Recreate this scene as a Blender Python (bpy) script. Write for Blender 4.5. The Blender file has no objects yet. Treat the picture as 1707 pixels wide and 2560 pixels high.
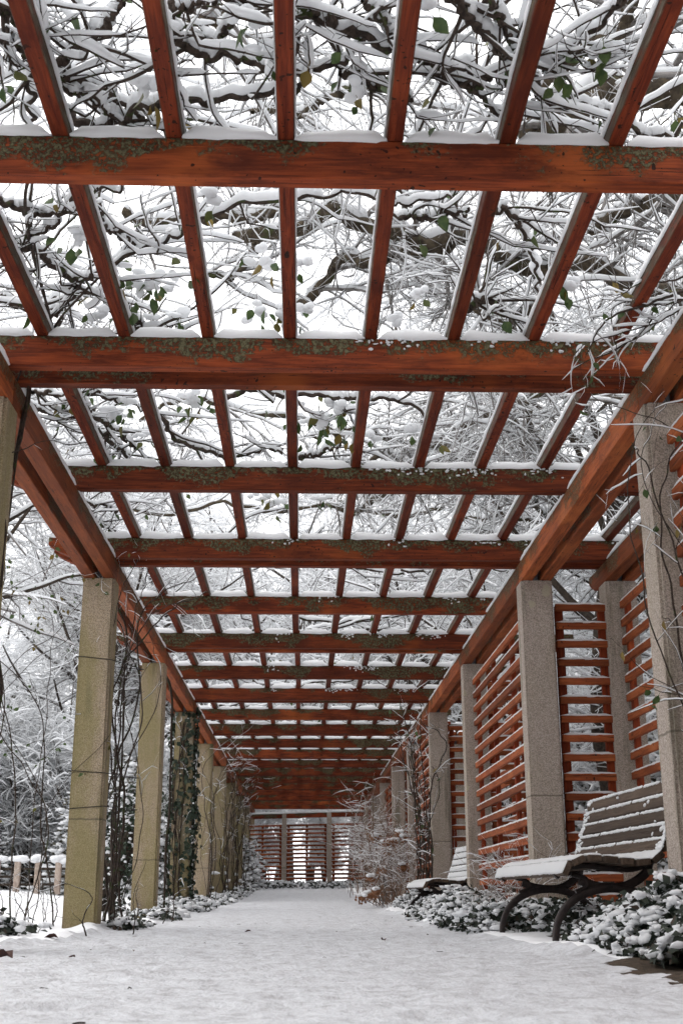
import bpy, bmesh, math
import numpy as np
from mathutils import Matrix, Vector

scene = bpy.context.scene
COL = scene.collection
RNG = np.random.default_rng(7)

# ------------------------------------------------------------------ camera
CAM_Z = 0.26
PITCH, YAW, ROLL, FPX = 0.3033, 0.0311, -0.0023, 3058.6
IMG_W, IMG_H = 1707, 2560
_cp, _sp, _cy, _sy = math.cos(PITCH), math.sin(PITCH), math.cos(YAW), math.sin(YAW)
FW = np.array([_sy * _cp, _cy * _cp, _sp])
_rt = np.array([_cy, -_sy, 0.0])
_up = np.cross(_rt, FW)
RT = math.cos(ROLL) * _rt + math.sin(ROLL) * _up
UP = math.cos(ROLL) * _up - math.sin(ROLL) * _rt
cam_data = bpy.data.cameras.new('camera')
cam = bpy.data.objects.new('camera', cam_data)
COL.objects.link(cam)
cam.matrix_world = Matrix(((RT[0], UP[0], -FW[0], 0), (RT[1], UP[1], -FW[1], 0), (RT[2], UP[2], -FW[2], CAM_Z), (0, 0, 0, 1)))
cam_data.sensor_fit = 'VERTICAL'
cam_data.sensor_height = 36.0
cam_data.sensor_width = 24.0
cam_data.lens = FPX / IMG_H * 36.0
cam_data.clip_start = 0.05
cam_data.clip_end = 2000
cam_data.dof.use_dof = True
cam_data.dof.focus_distance = 8.5
cam_data.dof.aperture_fstop = 9.0
scene.camera = cam

# ------------------------------------------------------------------ overcast sky and soft sun
SUN_EL, SUN_AZ = math.radians(62), math.radians(285)
world = bpy.data.worlds.new('World')
scene.world = world
world.use_nodes = True
wn = world.node_tree.nodes
wl = world.node_tree.links
wn.clear()
sky = wn.new('ShaderNodeTexSky')
sky.sky_type = 'NISHITA'
sky.sun_disc = False
sky.sun_elevation = SUN_EL
sky.sun_rotation = SUN_AZ
sky.dust_density = 6.0
sky.air_density = 1.0
scl = wn.new('ShaderNodeVectorMath'); scl.operation = 'SCALE'; scl.inputs['Scale'].default_value = 0.10
wl.new(sky.outputs[0], scl.inputs[0])
mixw = wn.new('ShaderNodeMixRGB'); mixw.inputs[0].default_value = 0.93   # closed cloud cover: nearly even white
wl.new(scl.outputs[0], mixw.inputs[1])
mixw.inputs[2].default_value = (1.0, 1.0, 1.01, 1)
bg = wn.new('ShaderNodeBackground'); bg.inputs[1].default_value = 1.0
wl.new(mixw.outputs[0], bg.inputs[0])
wo = wn.new('ShaderNodeOutputWorld'); wl.new(bg.outputs[0], wo.inputs[0])
sun_d = bpy.data.lights.new('sun', 'SUN')
sun_d.energy = 0.7
sun_d.angle = math.radians(40)
sun_d.color = (1.0, 0.97, 0.93)
sun = bpy.data.objects.new('sun', sun_d)
COL.objects.link(sun)
# direction toward the sun: high on the left, behind the cloud
_sd = Vector((math.sin(SUN_AZ) * math.cos(SUN_EL), math.cos(SUN_AZ) * math.cos(SUN_EL), math.sin(SUN_EL)))
sun.rotation_euler = _sd.to_track_quat('Z', 'Y').to_euler()
scene.view_settings.view_transform = 'Standard'
scene.view_settings.look = 'None'
scene.view_settings.gamma = 1.0
scene.view_settings.use_curve_mapping = False
scene.view_settings.exposure = 1.15
scene.cycles.use_denoising = True
scene.cycles.use_adaptive_sampling = True
scene.cycles.adaptive_threshold = 0.03
scene.cycles.max_bounces = 6
scene.cycles.diffuse_bounces = 4
scene.cycles.transmission_bounces = 3
scene.cycles.caustics_reflective = False
scene.cycles.caustics_refractive = False

# ------------------------------------------------------------------ helpers
def ray(px, py):
    return FW + RT * (px - IMG_W / 2) / FPX + UP * (IMG_H / 2 - py) / FPX
def at_z(px, py, z):
    d = ray(px, py); t = (z - CAM_Z) / d[2]
    return np.array([0, 0, CAM_Z]) + d * t
def at_y(px, py, y):
    d = ray(px, py); t = y / d[1]
    return np.array([0, 0, CAM_Z]) + d * t
def norm(a):
    return a / np.maximum(np.linalg.norm(a, axis=-1, keepdims=True), 1e-9)

def mesh_np(name, V, F, mats, smooth=True, mi=None):
    """V (n,3), F (m,3) or (m,4) or list of such arrays."""
    if not isinstance(F, (list, tuple)): F = [F]
    F = [np.asarray(f, np.int32) for f in F if len(f)]
    me = bpy.data.meshes.new(name)
    V = np.asarray(V, np.float32)
    me.vertices.add(len(V)); me.vertices.foreach_set('co', V.ravel())
    loops = np.concatenate([f.ravel() for f in F])
    tot = np.concatenate([np.full(len(f), f.shape[1], np.int32) for f in F])
    start = np.concatenate([[0], np.cumsum(tot)[:-1]]).astype(np.int32)
    me.loops.add(len(loops)); me.loops.foreach_set('vertex_index', loops)
    me.polygons.add(len(tot)); me.polygons.foreach_set('loop_start', start); me.polygons.foreach_set('loop_total', tot)
    if smooth: me.polygons.foreach_set('use_smooth', np.ones(len(tot), bool))
    if mi is not None: me.polygons.foreach_set('material_index', np.asarray(mi, np.int32))
    me.update(calc_edges=True)
    for m in (mats if isinstance(mats, (list, tuple)) else [mats]): me.materials.append(m)
    return me

class Geo:
    def __init__(s): s.V = []; s.Q = []; s.T = []; s.n = 0
    def add(s, V, F):
        V = np.asarray(V, float).reshape(-1, 3); F = np.asarray(F, np.int64)
        (s.Q if F.shape[1] == 4 else s.T).append(F + s.n)
        s.V.append(V); s.n += len(V)
    def mesh(s, name, mat, smooth=True):
        F = []
        if s.Q: F.append(np.concatenate(s.Q))
        if s.T: F.append(np.concatenate(s.T))
        return mesh_np(name, np.concatenate(s.V), F, mat, smooth)

def obj(name, me, parent=None, loc=None, mat4=None):
    o = bpy.data.objects.new(name, me); COL.objects.link(o)
    if parent is not None: o.parent = parent
    if mat4 is not None: o.matrix_local = mat4
    elif loc is not None: o.location = loc
    return o
def tag(o, label, cat, group=None):
    o['label'] = label; o['category'] = cat
    if group: o['group'] = group
    return o
def thing(name, label, cat, loc=(0, 0, 0), group=None, rz=0):
    o = obj(name, None, None, loc); o.rotation_euler = (0, 0, rz)
    o.empty_display_size = 0.1
    return tag(o, label, cat, group)
def struct(o): o['kind'] = 'structure'; return o
def stuff(o): o['kind'] = 'stuff'; return o

def tubes(P, R, k, rng=RNG):
    P = np.asarray(P, float); R = np.asarray(R, float); N, n, _ = P.shape
    T = norm(np.gradient(P, axis=1))
    m = norm(P[:, -1] - P[:, 0])
    ref = norm(np.cross(m, norm(rng.normal(size=(N, 3)))))[:, None, :]
    u = np.empty_like(P); p_ = ref[:, 0]
    for i_ in range(n):                                   # carry the frame along the curve so it never flips
        q_ = p_ - (p_ * T[:, i_]).sum(-1, keepdims=True) * T[:, i_]; p_ = norm(q_); u[:, i_] = p_
    v = np.cross(T, u)
    a = np.arange(k) * 2 * math.pi / k
    V = P[:, :, None] + R[:, :, None, None] * (np.cos(a)[:, None] * u[:, :, None] + np.sin(a)[:, None] * v[:, :, None])
    idx = np.arange(N * n * k).reshape(N, n, k)
    nx = np.roll(idx, -1, axis=2)
    F = np.stack([idx[:, :-1], nx[:, :-1], nx[:, 1:], idx[:, 1:]], -1).reshape(-1, 4)
    return V.reshape(-1, 3), F

def smooth_noise(rng, N, n, it=2):
    a = rng.random((N, n))
    for _ in range(it):
        b = np.pad(a, ((0, 0), (1, 1)), mode='edge'); a = .25 * b[:, :-2] + .5 * b[:, 1:-1] + .25 * b[:, 2:]
    return a
def snow_tubes(P, R, s, k, rng=RNG, gap=0.25, flat=1.0):
    """Rolls of snow lying on branches; short twigs are either covered or bare."""
    P = np.asarray(P, float); R = np.asarray(R, float); s = np.asarray(s, float)
    if P.shape[1] < 12:
        kp = rng.random(len(P)) > gap
        P, R, s = P[kp], R[kp], s[kp]
    N, n, _ = P.shape
    T = norm(np.gradient(P, axis=1))
    h = np.sqrt(np.clip(1 - T[..., 2] ** 2, 0, 1)) ** 1.5
    e = np.sin(np.linspace(.03, .985, n) * math.pi) ** .35
    if n >= 12:
        nz = smooth_noise(rng, N, n, 2); gp = smooth_noise(rng, N, n, 5)
        S = s[:, None] * (.55 + .9 * nz) * h
        S = S * np.clip((gp - gap - .06) / .10, .05, 1)
    else:
        S = s[:, None] * (.75 + .5 * smooth_noise(rng, N, n, 1)) * h
    S = S * e
    C = P.copy(); C[..., 2] += R * .7 + S * .85 * flat
    return tubes(C, S, k, rng)

def curve(points, n, rng=None, jit=0.0):
    """Catmull-Rom through control points resampled to n points."""
    p = np.asarray(points, float)
    p = np.concatenate([[2 * p[0] - p[1]], p, [2 * p[-1] - p[-2]]])
    m = len(p) - 3
    t = np.linspace(0, m - 1e-6, n); i = t.astype(int); f = (t - i)[:, None]
    a, b, c, d = p[i], p[i + 1], p[i + 2], p[i + 3]
    q = .5 * (2 * b + (c - a) * f + (2 * a - 5 * b + 4 * c - d) * f ** 2 + (3 * b - a - 3 * c + d) * f ** 3)
    if rng is not None and jit:
        j = rng.normal(size=q.shape) * jit
        for _ in range(2):
            j[1:-1] = .25 * j[:-2] + .5 * j[1:-1] + .25 * j[2:]
        q = q + j
    return q

def spawn(P, R, per, rng, tr=(.15, 1.0), ang=(30, 70), length=(.3, .8), n=5, wig=.25, droop=0.0, rk=.6, rmax=9, rend=.3, lscale=None, bias=None, keep=None):
    P = np.asarray(P, float); N, m, _ = P.shape
    par = np.repeat(np.arange(N), per)
    M = len(par)
    t = rng.uniform(tr[0], tr[1], M) * (m - 1); i = np.minimum(t.astype(int), m - 2); f = (t - i)[:, None]
    S = P[par, i] * (1 - f) + P[par, i + 1] * f
    T = norm(P[par, i + 1] - P[par, i])
    r0 = np.minimum((R[par, i] * (1 - f[:, 0]) + R[par, i + 1] * f[:, 0]) * rk, rmax)
    perp = norm(np.cross(T, norm(rng.normal(size=(M, 3)))))
    a = np.radians(rng.uniform(ang[0], ang[1], M))[:, None]
    d = norm(T * np.cos(a) + perp * np.sin(a))
    if bias is not None: d = norm(d + np.asarray(bias))
    L = rng.uniform(length[0], length[1], M)
    if lscale is not None: L = L * lscale(t / (m - 1))
    st = L / (n - 1)
    out = [S]
    g = np.array([0, 0, -1.0])
    for _ in range(n - 1):
        d = norm(d + rng.normal(size=d.shape) * wig + g * droop)
        out.append(out[-1] + d * st[:, None])
    Q = np.stack(out, 1)
    RR = r0[:, None] * np.linspace(1, rend, n)[None]
    if keep is not None:
        k = keep(Q[:, -1]) & keep(Q[:, 0]); Q, RR = Q[k], RR[k]
    return Q, RR

# icosphere templates
def _ico(sub):
    bm = bmesh.new(); bmesh.ops.create_icosphere(bm, subdivisions=sub, radius=1)
    bm.verts.ensure_lookup_table()
    V = np.array([v.co[:] for v in bm.verts]); F = np.array([[v.index for v in f.verts] for f in bm.faces]); bm.free()
    return V, F
ICO1, ICO2, ICO3 = _ico(1), _ico(2), _ico(3)
def blobs(C, S, rng, ico=ICO1, jit=.18, tilt=.5, spin=None):
    """C (N,3) centres, S (N,3) semi axes, random tilt."""
    V0, F0 = ico; N = len(C)
    V = V0[None] * (1 + rng.normal(size=(N, len(V0), 1)) * jit * .6)
    ph = rng.uniform(0, 6.28, (N, 1, 3)); V = V * (1 + jit * 1.6 * np.sin(V0[None] * 2.6 + ph).sum(-1, keepdims=True) / 1.7)
    V = V * S[:, None, :]
    az = rng.uniform(0, 2 * math.pi, N) if spin is None else rng.normal(size=N) * spin; tx = rng.normal(size=N) * tilt; 
    c, s = np.cos(tx)[:, None], np.sin(tx)[:, None]
    y = V[..., 1] * c - V[..., 2] * s; z = V[..., 1] * s + V[..., 2] * c
    c, s = np.cos(az)[:, None], np.sin(az)[:, None]
    x2 = V[..., 0] * c - y * s; y2 = V[..., 0] * s + y * c
    V = np.stack([x2, y2, z], -1) + C[:, None]
    F = F0[None] + (np.arange(N) * len(V0))[:, None, None]
    return V.reshape(-1, 3), F.reshape(-1, 3)
def leaves(C, D, L, Wd, rng, fold=.25, droop=.0, nrm=None):
    """N folded leaves: base C, direction D, length L, width Wd. 6 verts, 4 tris each"""
    N = len(C); D = norm(D)
    if nrm is None: nrm = rng.normal(size=(N, 3))
    side = norm(np.cross(D, nrm)); up = np.cross(side, D)
    L = L[:, None]; Wd = Wd[:, None]
    b = C; m1 = C + D * L * .5 - up * L * .02; tip = C + D * L - up * L * droop
    l = C + D * L * .42 + side * Wd * .5 + up * Wd * fold; r = C + D * L * .42 - side * Wd * .5 + up * Wd * fold
    V = np.stack([b, l, tip, r, m1], 1)
    base = (np.arange(N) * 5)[:, None, None]
    F = np.array([[0, 4, 1], [1, 4, 2], [0, 3, 4], [4, 3, 2]])[None] + base
    return V.reshape(-1, 3), F.reshape(-1, 3)

# ------------------------------------------------------------------ materials
class NT:
    def __init__(s, name):
        s.m = bpy.data.materials.new(name); s.m.use_nodes = True
        s.t = s.m.node_tree; s.t.nodes.clear()
        s.out = s.n('ShaderNodeOutputMaterial')
    def n(s, typ, **kw):
        nd = s.t.nodes.new(typ)
        for k, v in kw.items(): setattr(nd, k, v)
        return nd
    def l(s, a, b): s.t.links.new(a, b)
    def val(s, nd, i, v):
        if hasattr(v, 'is_output') : s.l(v, nd.inputs[i])
        else: nd.inputs[i].default_value = v
    def math(s, op, a, b=0.0, clamp=False):
        nd = s.n('ShaderNodeMath', operation=op); nd.use_clamp = clamp
        s.val(nd, 0, a); s.val(nd, 1, b); return nd.outputs[0]
    def mix(s, f, a, b):
        nd = s.n('ShaderNodeMixRGB'); s.val(nd, 0, f)
        for i, c in ((1, a), (2, b)):
            s.val(nd, i, c if hasattr(c, 'is_output') else (*c, 1)); 
        return nd.outputs[0]
    def ramp(s, x, lo, hi):
        nd = s.n('ShaderNodeMapRange', interpolation_type='SMOOTHSTEP'); s.val(nd, 0, x)
        nd.inputs[1].default_value = lo; nd.inputs[2].default_value = hi; return nd.outputs[0]
    def coords(s, scale=(1, 1, 1), rand=True):
        tc = s.n('ShaderNodeTexCoord'); oi = s.n('ShaderNodeObjectInfo')
        mp = s.n('ShaderNodeMapping'); mp.inputs['Scale'].default_value = scale
        v = tc.outputs['Object']
        if rand:
            c = s.n('ShaderNodeCombineXYZ')
            for i, k in enumerate((37.0, 61.0, 83.0)): s.l(s.math('MULTIPLY', oi.outputs['Random'], k), c.inputs[i])
            a = s.n('ShaderNodeVectorMath', operation='ADD'); s.l(v, a.inputs[0]); s.l(c.outputs[0], a.inputs[1]); v = a.outputs[0]
        s.l(v, mp.inputs[0]); return mp.outputs[0]
    def noise(s, vec, scale, detail=4, rough=.6, dist=0):
        nd = s.n('ShaderNodeTexNoise'); s.l(vec, nd.inputs['Vector'])
        nd.inputs['Scale'].default_value = scale; nd.inputs['Detail'].default_value = detail; nd.inputs['Roughness'].default_value = rough
        nd.inputs['Distortion'].default_value = dist; return nd.outputs[0]
    def vor(s, vec, scale, feature='F1'):
        nd = s.n('ShaderNodeTexVoronoi', feature=feature); s.l(vec, nd.inputs['Vector']); nd.inputs['Scale'].default_value = scale
        return nd
    def bump(s, h, dist, strength=1.0):
        nd = s.n('ShaderNodeBump'); nd.inputs['Distance'].default_value = dist; nd.inputs['Strength'].default_value = strength
        s.l(h, nd.inputs['Height']); return nd.outputs[0]
    def finish(s, col, rough=.7, bump=None, spec=.3, translucent=0.0):
        p = s.n('ShaderNodeBsdfPrincipled')
        s.val(p, 'Base Color', col if hasattr(col, 'is_output') else (*col, 1)); s.val(p, 'Roughness', rough)
        p.inputs['Specular IOR Level'].default_value = spec
        if bump is not None: s.l(bump, p.inputs['Normal'])
        sh = p.outputs[0]
        if translucent:
            tr = s.n('ShaderNodeBsdfTranslucent'); s.val(tr, 0, col if hasattr(col, 'is_output') else (*col, 1))
            mx = s.n('ShaderNodeMixShader'); mx.inputs[0].default_value = translucent
            s.l(sh, mx.inputs[1]); s.l(tr.outputs[0], mx.inputs[2]); sh = mx.outputs[0]
        s.l(sh, s.out.inputs[0]); return s.m

def wood_mat(name, base, dark, light, moss=0.5, side_weather=0.0, spots=0.6, topz=0.0):
    t = NT(name)
    g = t.coords((1.0, 14.0, 14.0)); c1 = t.coords((1, 1, 1))
    grain = t.noise(g, 3.2, 6, .65, .6); big = t.noise(c1, 1.3, 3); fine = t.noise(t.coords((2, 60, 60)), 4, 3)
    col = t.mix(t.ramp(grain, .3, .72), dark, base)
    col = t.mix(t.math('MULTIPLY', t.ramp(big, .5, .75), .6), col, light)
    col = t.mix(t.math('MULTIPLY', t.ramp(fine, .62, .75), .35), col, dark)
    oi = t.n('ShaderNodeObjectInfo')
    hs = t.n('ShaderNodeHueSaturation'); t.l(col, hs.inputs['Color'])
    t.l(t.math('MULTIPLY_ADD', oi.outputs['Random'], .65), hs.inputs['Value'])
    hs.inputs['Value'].links[0].from_node.inputs[2].default_value = .66
    col = hs.outputs[0]
    geo = t.n('ShaderNodeNewGeometry')
    tc = t.n('ShaderNodeTexCoord'); sep = t.n('ShaderNodeSeparateXYZ'); t.l(tc.outputs['Object'], sep.inputs[0])
    nrm = t.n('ShaderNodeVectorTransform', vector_type='NORMAL', convert_from='WORLD', convert_to='OBJECT'); t.l(geo.outputs['Normal'], nrm.inputs[0])
    nsep = t.n('ShaderNodeSeparateXYZ'); t.l(nrm.outputs[0], nsep.inputs[0])
    ny = t.math('ABSOLUTE', nsep.outputs[1])
    # black mould dots
    if spots:
        pt = t.noise(c1, 3.1, 2); sp = t.noise(c1, 46, 1.0, .5); sp2 = t.noise(c1, 24, 1.0, .5)
        lim = t.math('MULTIPLY_ADD', t.ramp(pt, .3, .8), -.10); lim.node.inputs[2].default_value = .80 - .08 * spots
        dot = t.math('MAXIMUM', t.ramp(t.math('SUBTRACT', sp, lim), 0, .02), t.ramp(t.math('SUBTRACT', sp2, lim), 0.01, .03))
        col = t.mix(t.math('MULTIPLY', dot, .92), col, (.012, .008, .006))
    if side_weather:
        w = t.noise(t.coords((1.5, 6, 6)), 5, 5)
        col = t.mix(t.math('MULTIPLY', t.math('MULTIPLY', t.ramp(ny, .4, .9), t.ramp(w, .22, .55)), side_weather), col, t.mix(t.ramp(w, .5, .7), (.045, .038, .024), (.12, .10, .068)))
    ck = t.noise(t.coords((.55, 26, 26)), 2.2, 2, .5); ckm = t.math('MULTIPLY', t.ramp(ck, .655, .675), t.math('SUBTRACT', 1.0, t.ramp(ck, .685, .70)))
    col = t.mix(t.math('MULTIPLY', ckm, .85), col, (.02, .008, .006))
    bl = t.noise(t.coords((1.2, 3, 3)), 2.0, 5, .7); col = t.mix(t.math('MULTIPLY', t.ramp(bl, .50, .68), .75), col, dark)
    h = t.math('SUBTRACT', grain, t.math('MULTIPLY', ckm, .8))
    if moss:
        m1 = t.noise(t.coords((2.2, 4, 4)), 2.6, 5, .62, .4); m2 = t.noise(c1, 55, 3, .7)
        up = t.math('MULTIPLY', t.math('ADD', sep.outputs[2], topz), 4.2)       # grows from the damp top edge down
        pm_ = t.noise(t.coords((1, .3, .3)), 1.5, 2); mk = t.math('ADD', t.math('ADD', t.math('MULTIPLY', m1, 1.5), up), t.math('MULTIPLY', m2, .5)); mk = t.math('ADD', mk, t.math('MULTIPLY_ADD', pm_, 2.4)); mk.node.inputs[1].links[0].from_node.inputs[2].default_value = -1.2
        mk = t.math('MULTIPLY', t.ramp(mk, 1.0, 1.2), t.ramp(ny, .3, .8))
        mk = t.math('MULTIPLY', mk, t.ramp(m2, .36, .52))
        mc = t.mix(t.ramp(m2, .45, .65), (.030, .032, .016), (.13, .125, .070))
        col = t.mix(t.math('MULTIPLY', mk, moss), col, mc)
        h = t.math('ADD', t.math('MULTIPLY', h, .4), t.math('MULTIPLY', t.math('MULTIPLY', mk, m2), 3.0))
    return t.finish(col, .68, t.bump(h, .004, .9), .12)

RED, RDK, RLT = (.225, .046, .014), (.066, .014, .007), (.35, .088, .021)
M_beam = wood_mat('beam_wood', RED, RDK, RLT, moss=.95, spots=.35)
M_long = wood_mat('longitudinal_wood', (.29, .074, .022), (.13, .033, .012), (.40, .125, .038), moss=.7, spots=.3)
M_raft = wood_mat('rafter_wood', (.178, .035, .013), (.070, .013, .007), (.25, .052, .017), moss=0, side_weather=.95, spots=.75)
M_slat = wood_mat('trellis_wood', (.295, .080, .027), (.15, .037, .014), (.39, .130, .046), moss=.0, spots=.1)
M_stile = wood_mat('stile_wood', (.24, .042, .012), (.12, .020, .008), (.30, .060, .016), moss=.0, spots=.1)
M_bench = wood_mat('bench_wood', (.095, .068, .050), (.05, .034, .025), (.125, .092, .070), moss=.0, spots=.0)

def concrete_mat(name, alg, a, b):
    t = NT(name)
    c = t.coords(); 
    v = t.vor(c, 150.0); v2 = t.vor(c, 300.0); big = t.noise(t.coords((1, 1, .35)), 2.2, 6, .7); strk = t.noise(t.coords((6, 6, .5)), 1.4, 4)
    sc = t.n('ShaderNodeSeparateColor'); t.l(v.outputs['Color'], sc.inputs[0])
    s2 = t.n('ShaderNodeSeparateColor'); t.l(v2.outputs['Color'], s2.inputs[0])
    col = t.mix(t.ramp(sc.outputs[0], .1, .9), a, b)
    col = t.mix(t.math('MULTIPLY', t.ramp(s2.outputs[1], .78, .95), .7), col, (.46, .40, .33))
    col = t.mix(t.math('MULTIPLY', t.ramp(s2.outputs[0], .80, .95), .6), col, (.08, .055, .045))
    col = t.mix(t.math('MULTIPLY', t.ramp(big, .38, .62), alg), col, (.20, .175, .055))      # algae
    col = t.mix(t.math('MULTIPLY', t.ramp(strk, .54, .72), .6), col, (.085, .08, .045))
    lich = t.vor(t.coords((1, 1, .7)), 2.3); le = t.noise(c, 16, 4)
    lm = t.math('LESS_THAN', t.math('ADD', lich.outputs['Distance'], t.math('MULTIPLY', le, .12)), .16)
    col = t.mix(t.math('MULTIPLY', lm, .75), col, (.42, .38, .28))
    tc = t.n('ShaderNodeTexCoord'); sp_ = t.n('ShaderNodeSeparateXYZ'); t.l(tc.outputs['Object'], sp_.inputs[0]); oi = t.n('ShaderNodeObjectInfo')
    dz = t.math('ABSOLUTE', t.math('ADD', t.math('ADD', sp_.outputs[2], .62), t.math('ADD', t.math('MULTIPLY', oi.outputs['Random'], -.5), t.math('MULTIPLY', le, .02))))
    col = t.mix(t.math('MULTIPLY', t.math('SUBTRACT', 1.0, t.ramp(dz, .003, .010)), .65), col, (.07, .06, .04))   # casting joint
    wet = t.math('ADD', sp_.outputs[2], t.math('MULTIPLY', big, .9)); col = t.mix(t.math('MULTIPLY', t.math('SUBTRACT', 1.0, t.ramp(wet, -.85, -.45)), .35), col, (.12, .085, .05))   # splash-stained foot
    h = t.math('ADD', t.math('MULTIPLY', v.outputs['Distance'], .8), t.math('MULTIPLY', t.noise(c, 40, 4), .6))
    return t.finish(col, .85, t.bump(h, .006, .8), .2)
M_conc = concrete_mat('grey_concrete', .12, (.27, .225, .195), (.47, .40, .35))
M_conc_alg = concrete_mat('algae_concrete', .58, (.235, .180, .120), (.40, .315, .225))

def snow_mat(name, col=(.86, .87, .885), fine=60, dist=.004, dirt=0.0, tr=.40):
    t = NT(name); tc = t.n('ShaderNodeTexCoord'); c = tc.outputs['Object']
    n1 = t.noise(c, fine, 5, .65); n2 = t.noise(c, fine * .2, 3)
    h = t.math('ADD', n1, t.math('MULTIPLY', n2, 1.5))
    if dirt:
        d = t.noise(c, 9.0, 7, .78); d2 = t.noise(c, 60, 4, .7)
        cc = t.mix(t.math('MULTIPLY', t.ramp(d, .42, .66), dirt), col, (.46, .46, .48))
        cc = t.mix(t.math('MULTIPLY', t.ramp(d2, .60, .74), dirt * .8), cc, (.27, .26, .255))
    else: cc = col
    return t.finish(cc, .75, t.bump(h, dist, .8), .15, tr)
M_snow = snow_mat('snow')
M_path = snow_mat('trampled_snow', (.655, .67, .70), 38, .034, 1.0, 0)
M_field = snow_mat('field_snow', (.84, .85, .87), 30, .012, .1, 0)

def simple_mat(name, a, b, scale=8, rough=.8, bump=.003, tr=0, rnd=False, c3=None, stretch=(1, 1, 1)):
    t = NT(name); c = t.coords(stretch); n = t.noise(c, scale, 5, .65)
    col = t.mix(t.ramp(n, .32, .68), a, b)
    if rnd:
        oi = t.n('ShaderNodeObjectInfo'); col = t.mix(t.ramp(oi.outputs['Random'], .55, .95), col, c3)
    elif c3 is not None:
        col = t.mix(t.ramp(t.noise(c, scale * .4, 2), .58, .68), col, c3)
    return t.finish(col, rough, t.bump(n, bump) if bump else None, .25, tr)
M_bark = simple_mat('dark_bark', (.018, .014, .011), (.060, .045, .034), 26, .9, .006)
M_moss_bark = simple_mat('mossy_bark', (.028, .021, .015), (.085, .066, .043), 14, .9, .012, c3=(.045, .05, .018))
M_twig = simple_mat('frosted_twig', (.075, .066, .060), (.24, .225, .215), 9, .9, 0)
M_drytwig = simple_mat('dry_twig', (.085, .052, .036), (.23, .15, .105), 9, .9, 0)
M_vine = simple_mat('vine_bark', (.020, .014, .011), (.062, .044, .034), 40, .85, .004, c3=(.035, .045, .014))
M_leaf = simple_mat('vine_leaf', (.035, .065, .022), (.075, .11, .035), 25, .5, .001, .25, True, (.17, .12, .03))
M_ivy = simple_mat('ivy_leaf', (.010, .018, .012), (.032, .048, .026), 30, .5, .0, .1)
M_cover = simple_mat('ground_ivy_leaf', (.012, .018, .014), (.040, .050, .034), 22, .6, .0, .1, c3=(.05, .032, .022))
M_ever = simple_mat('evergreen_leaf', (.045, .044, .034), (.12, .112, .085), 6, .7, .0, .12)
M_dry = simple_mat('dry_brown', (.16, .07, .035), (.30, .15, .08), 20, .85, .002, .15)
M_iron = simple_mat('cast_iron', (.012, .009, .009), (.030, .021, .019), 30, .5, .002)
M_steel = simple_mat('galvanised_steel', (.10, .10, .11), (.19, .19, .20), 20, .45, .001)
M_wire = simple_mat('black_wire', (.010, .009, .009), (.02, .018, .018), 20, .6, 0)
M_soil = simple_mat('soil', (.030, .021, .014), (.085, .060, .040), 30, .95, .02)
M_post = simple_mat('pale_post', (.26, .20, .165), (.40, .33, .28), 14, .85, .003)

# ------------------------------------------------------------------ ground and path
def ground_z(x, y):
    x = np.asarray(x, float); y = np.asarray(y, float)
    yy = np.array([-400, 14, 18, 22, 26, 32, 38, 41, 60, 120, 400]); zz = np.array([0, 0, .055, .10, .15, .27, .44, .56, .85, 1.3, 1.5])
    z = np.interp(y, yy, zz)
    z = z + np.clip((-x - 2.4) / 4, 0, 1) * np.clip((y - 11) / 12, 0, 1) * .22
    return z
def _waves(x, y, seed, f, n=14):
    r = np.random.default_rng(seed); s = 0
    for _ in range(n):
        a = r.uniform(0, 6.28); k = f * r.uniform(.5, 1.6); s = s + np.sin((x * np.cos(a) + y * np.sin(a)) * k + r.uniform(0, 6.28))
    return s / math.sqrt(n)
def left_edge(y): return -1.50 + .06 * np.sin(y * 1.7) + .04 * np.sin(y * 4.1 + 1)
def right_edge(y): return 1.20 + .07 * np.sin(y * 1.3 + 2) + .05 * np.sin(y * 3.7) + np.clip((y - 16) / 12, 0, 1) * .1
ys = [-14.0, -8, -4, -2, -1, 0]
yv = 0.5
while yv < 48:
    ys.append(yv); yv += .022 if yv < 6 else (.022 + (yv - 6) * .022)
ys += [50, 55, 62, 75, 95, 130, 200, 320]
ys = np.array(ys)
xs = np.concatenate([[-300, -160, -90, -55, -35, -24, -17, -12, -9, -7, -5.5, -4.5, -3.8, -3.3, -2.9, -2.6, -2.35], np.arange(-2.2, 2.6, .036),
                     [2.7, 2.9, 3.2, 3.6, 4.2, 5, 6.2, 8, 11, 15, 21, 30, 45, 80, 150, 300]])
X, Y = np.meshgrid(xs, ys)
Z = ground_z(X, Y)
le, re = left_edge(Y), right_edge(Y)
onp = np.clip(np.minimum(X - le, re - X) / .12, 0, 1)
nearf = np.clip(1.2 - Y / 40, .15, 1)
bank = np.exp(-((X - le + .05) / .10) ** 2) * .030 + np.exp(-((X - re - .03) / .12) ** 2) * .025
side = np.where(X < 0, np.clip((le - X) / .5, 0, 1) * .03, np.clip((X - re) / .5, 0, 1) * .04)
Z = Z + bank * (1 + .6 * _waves(X, Y, 3, 5)) + side * (1 + .5 * _waves(X, Y, 4, 3))
Z = Z + onp * (.0045 * _waves(X, Y, 5, 9) + .0032 * _waves(X, Y, 6, 26) + .0022 * _waves(X, Y, 8, 70)) * nearf + (1 - onp) * .014 * _waves(X, Y, 7, 6) * np.clip(1.5 - np.abs(X) / 8, 0, 1)
r_ = np.random.default_rng(12)
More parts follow.
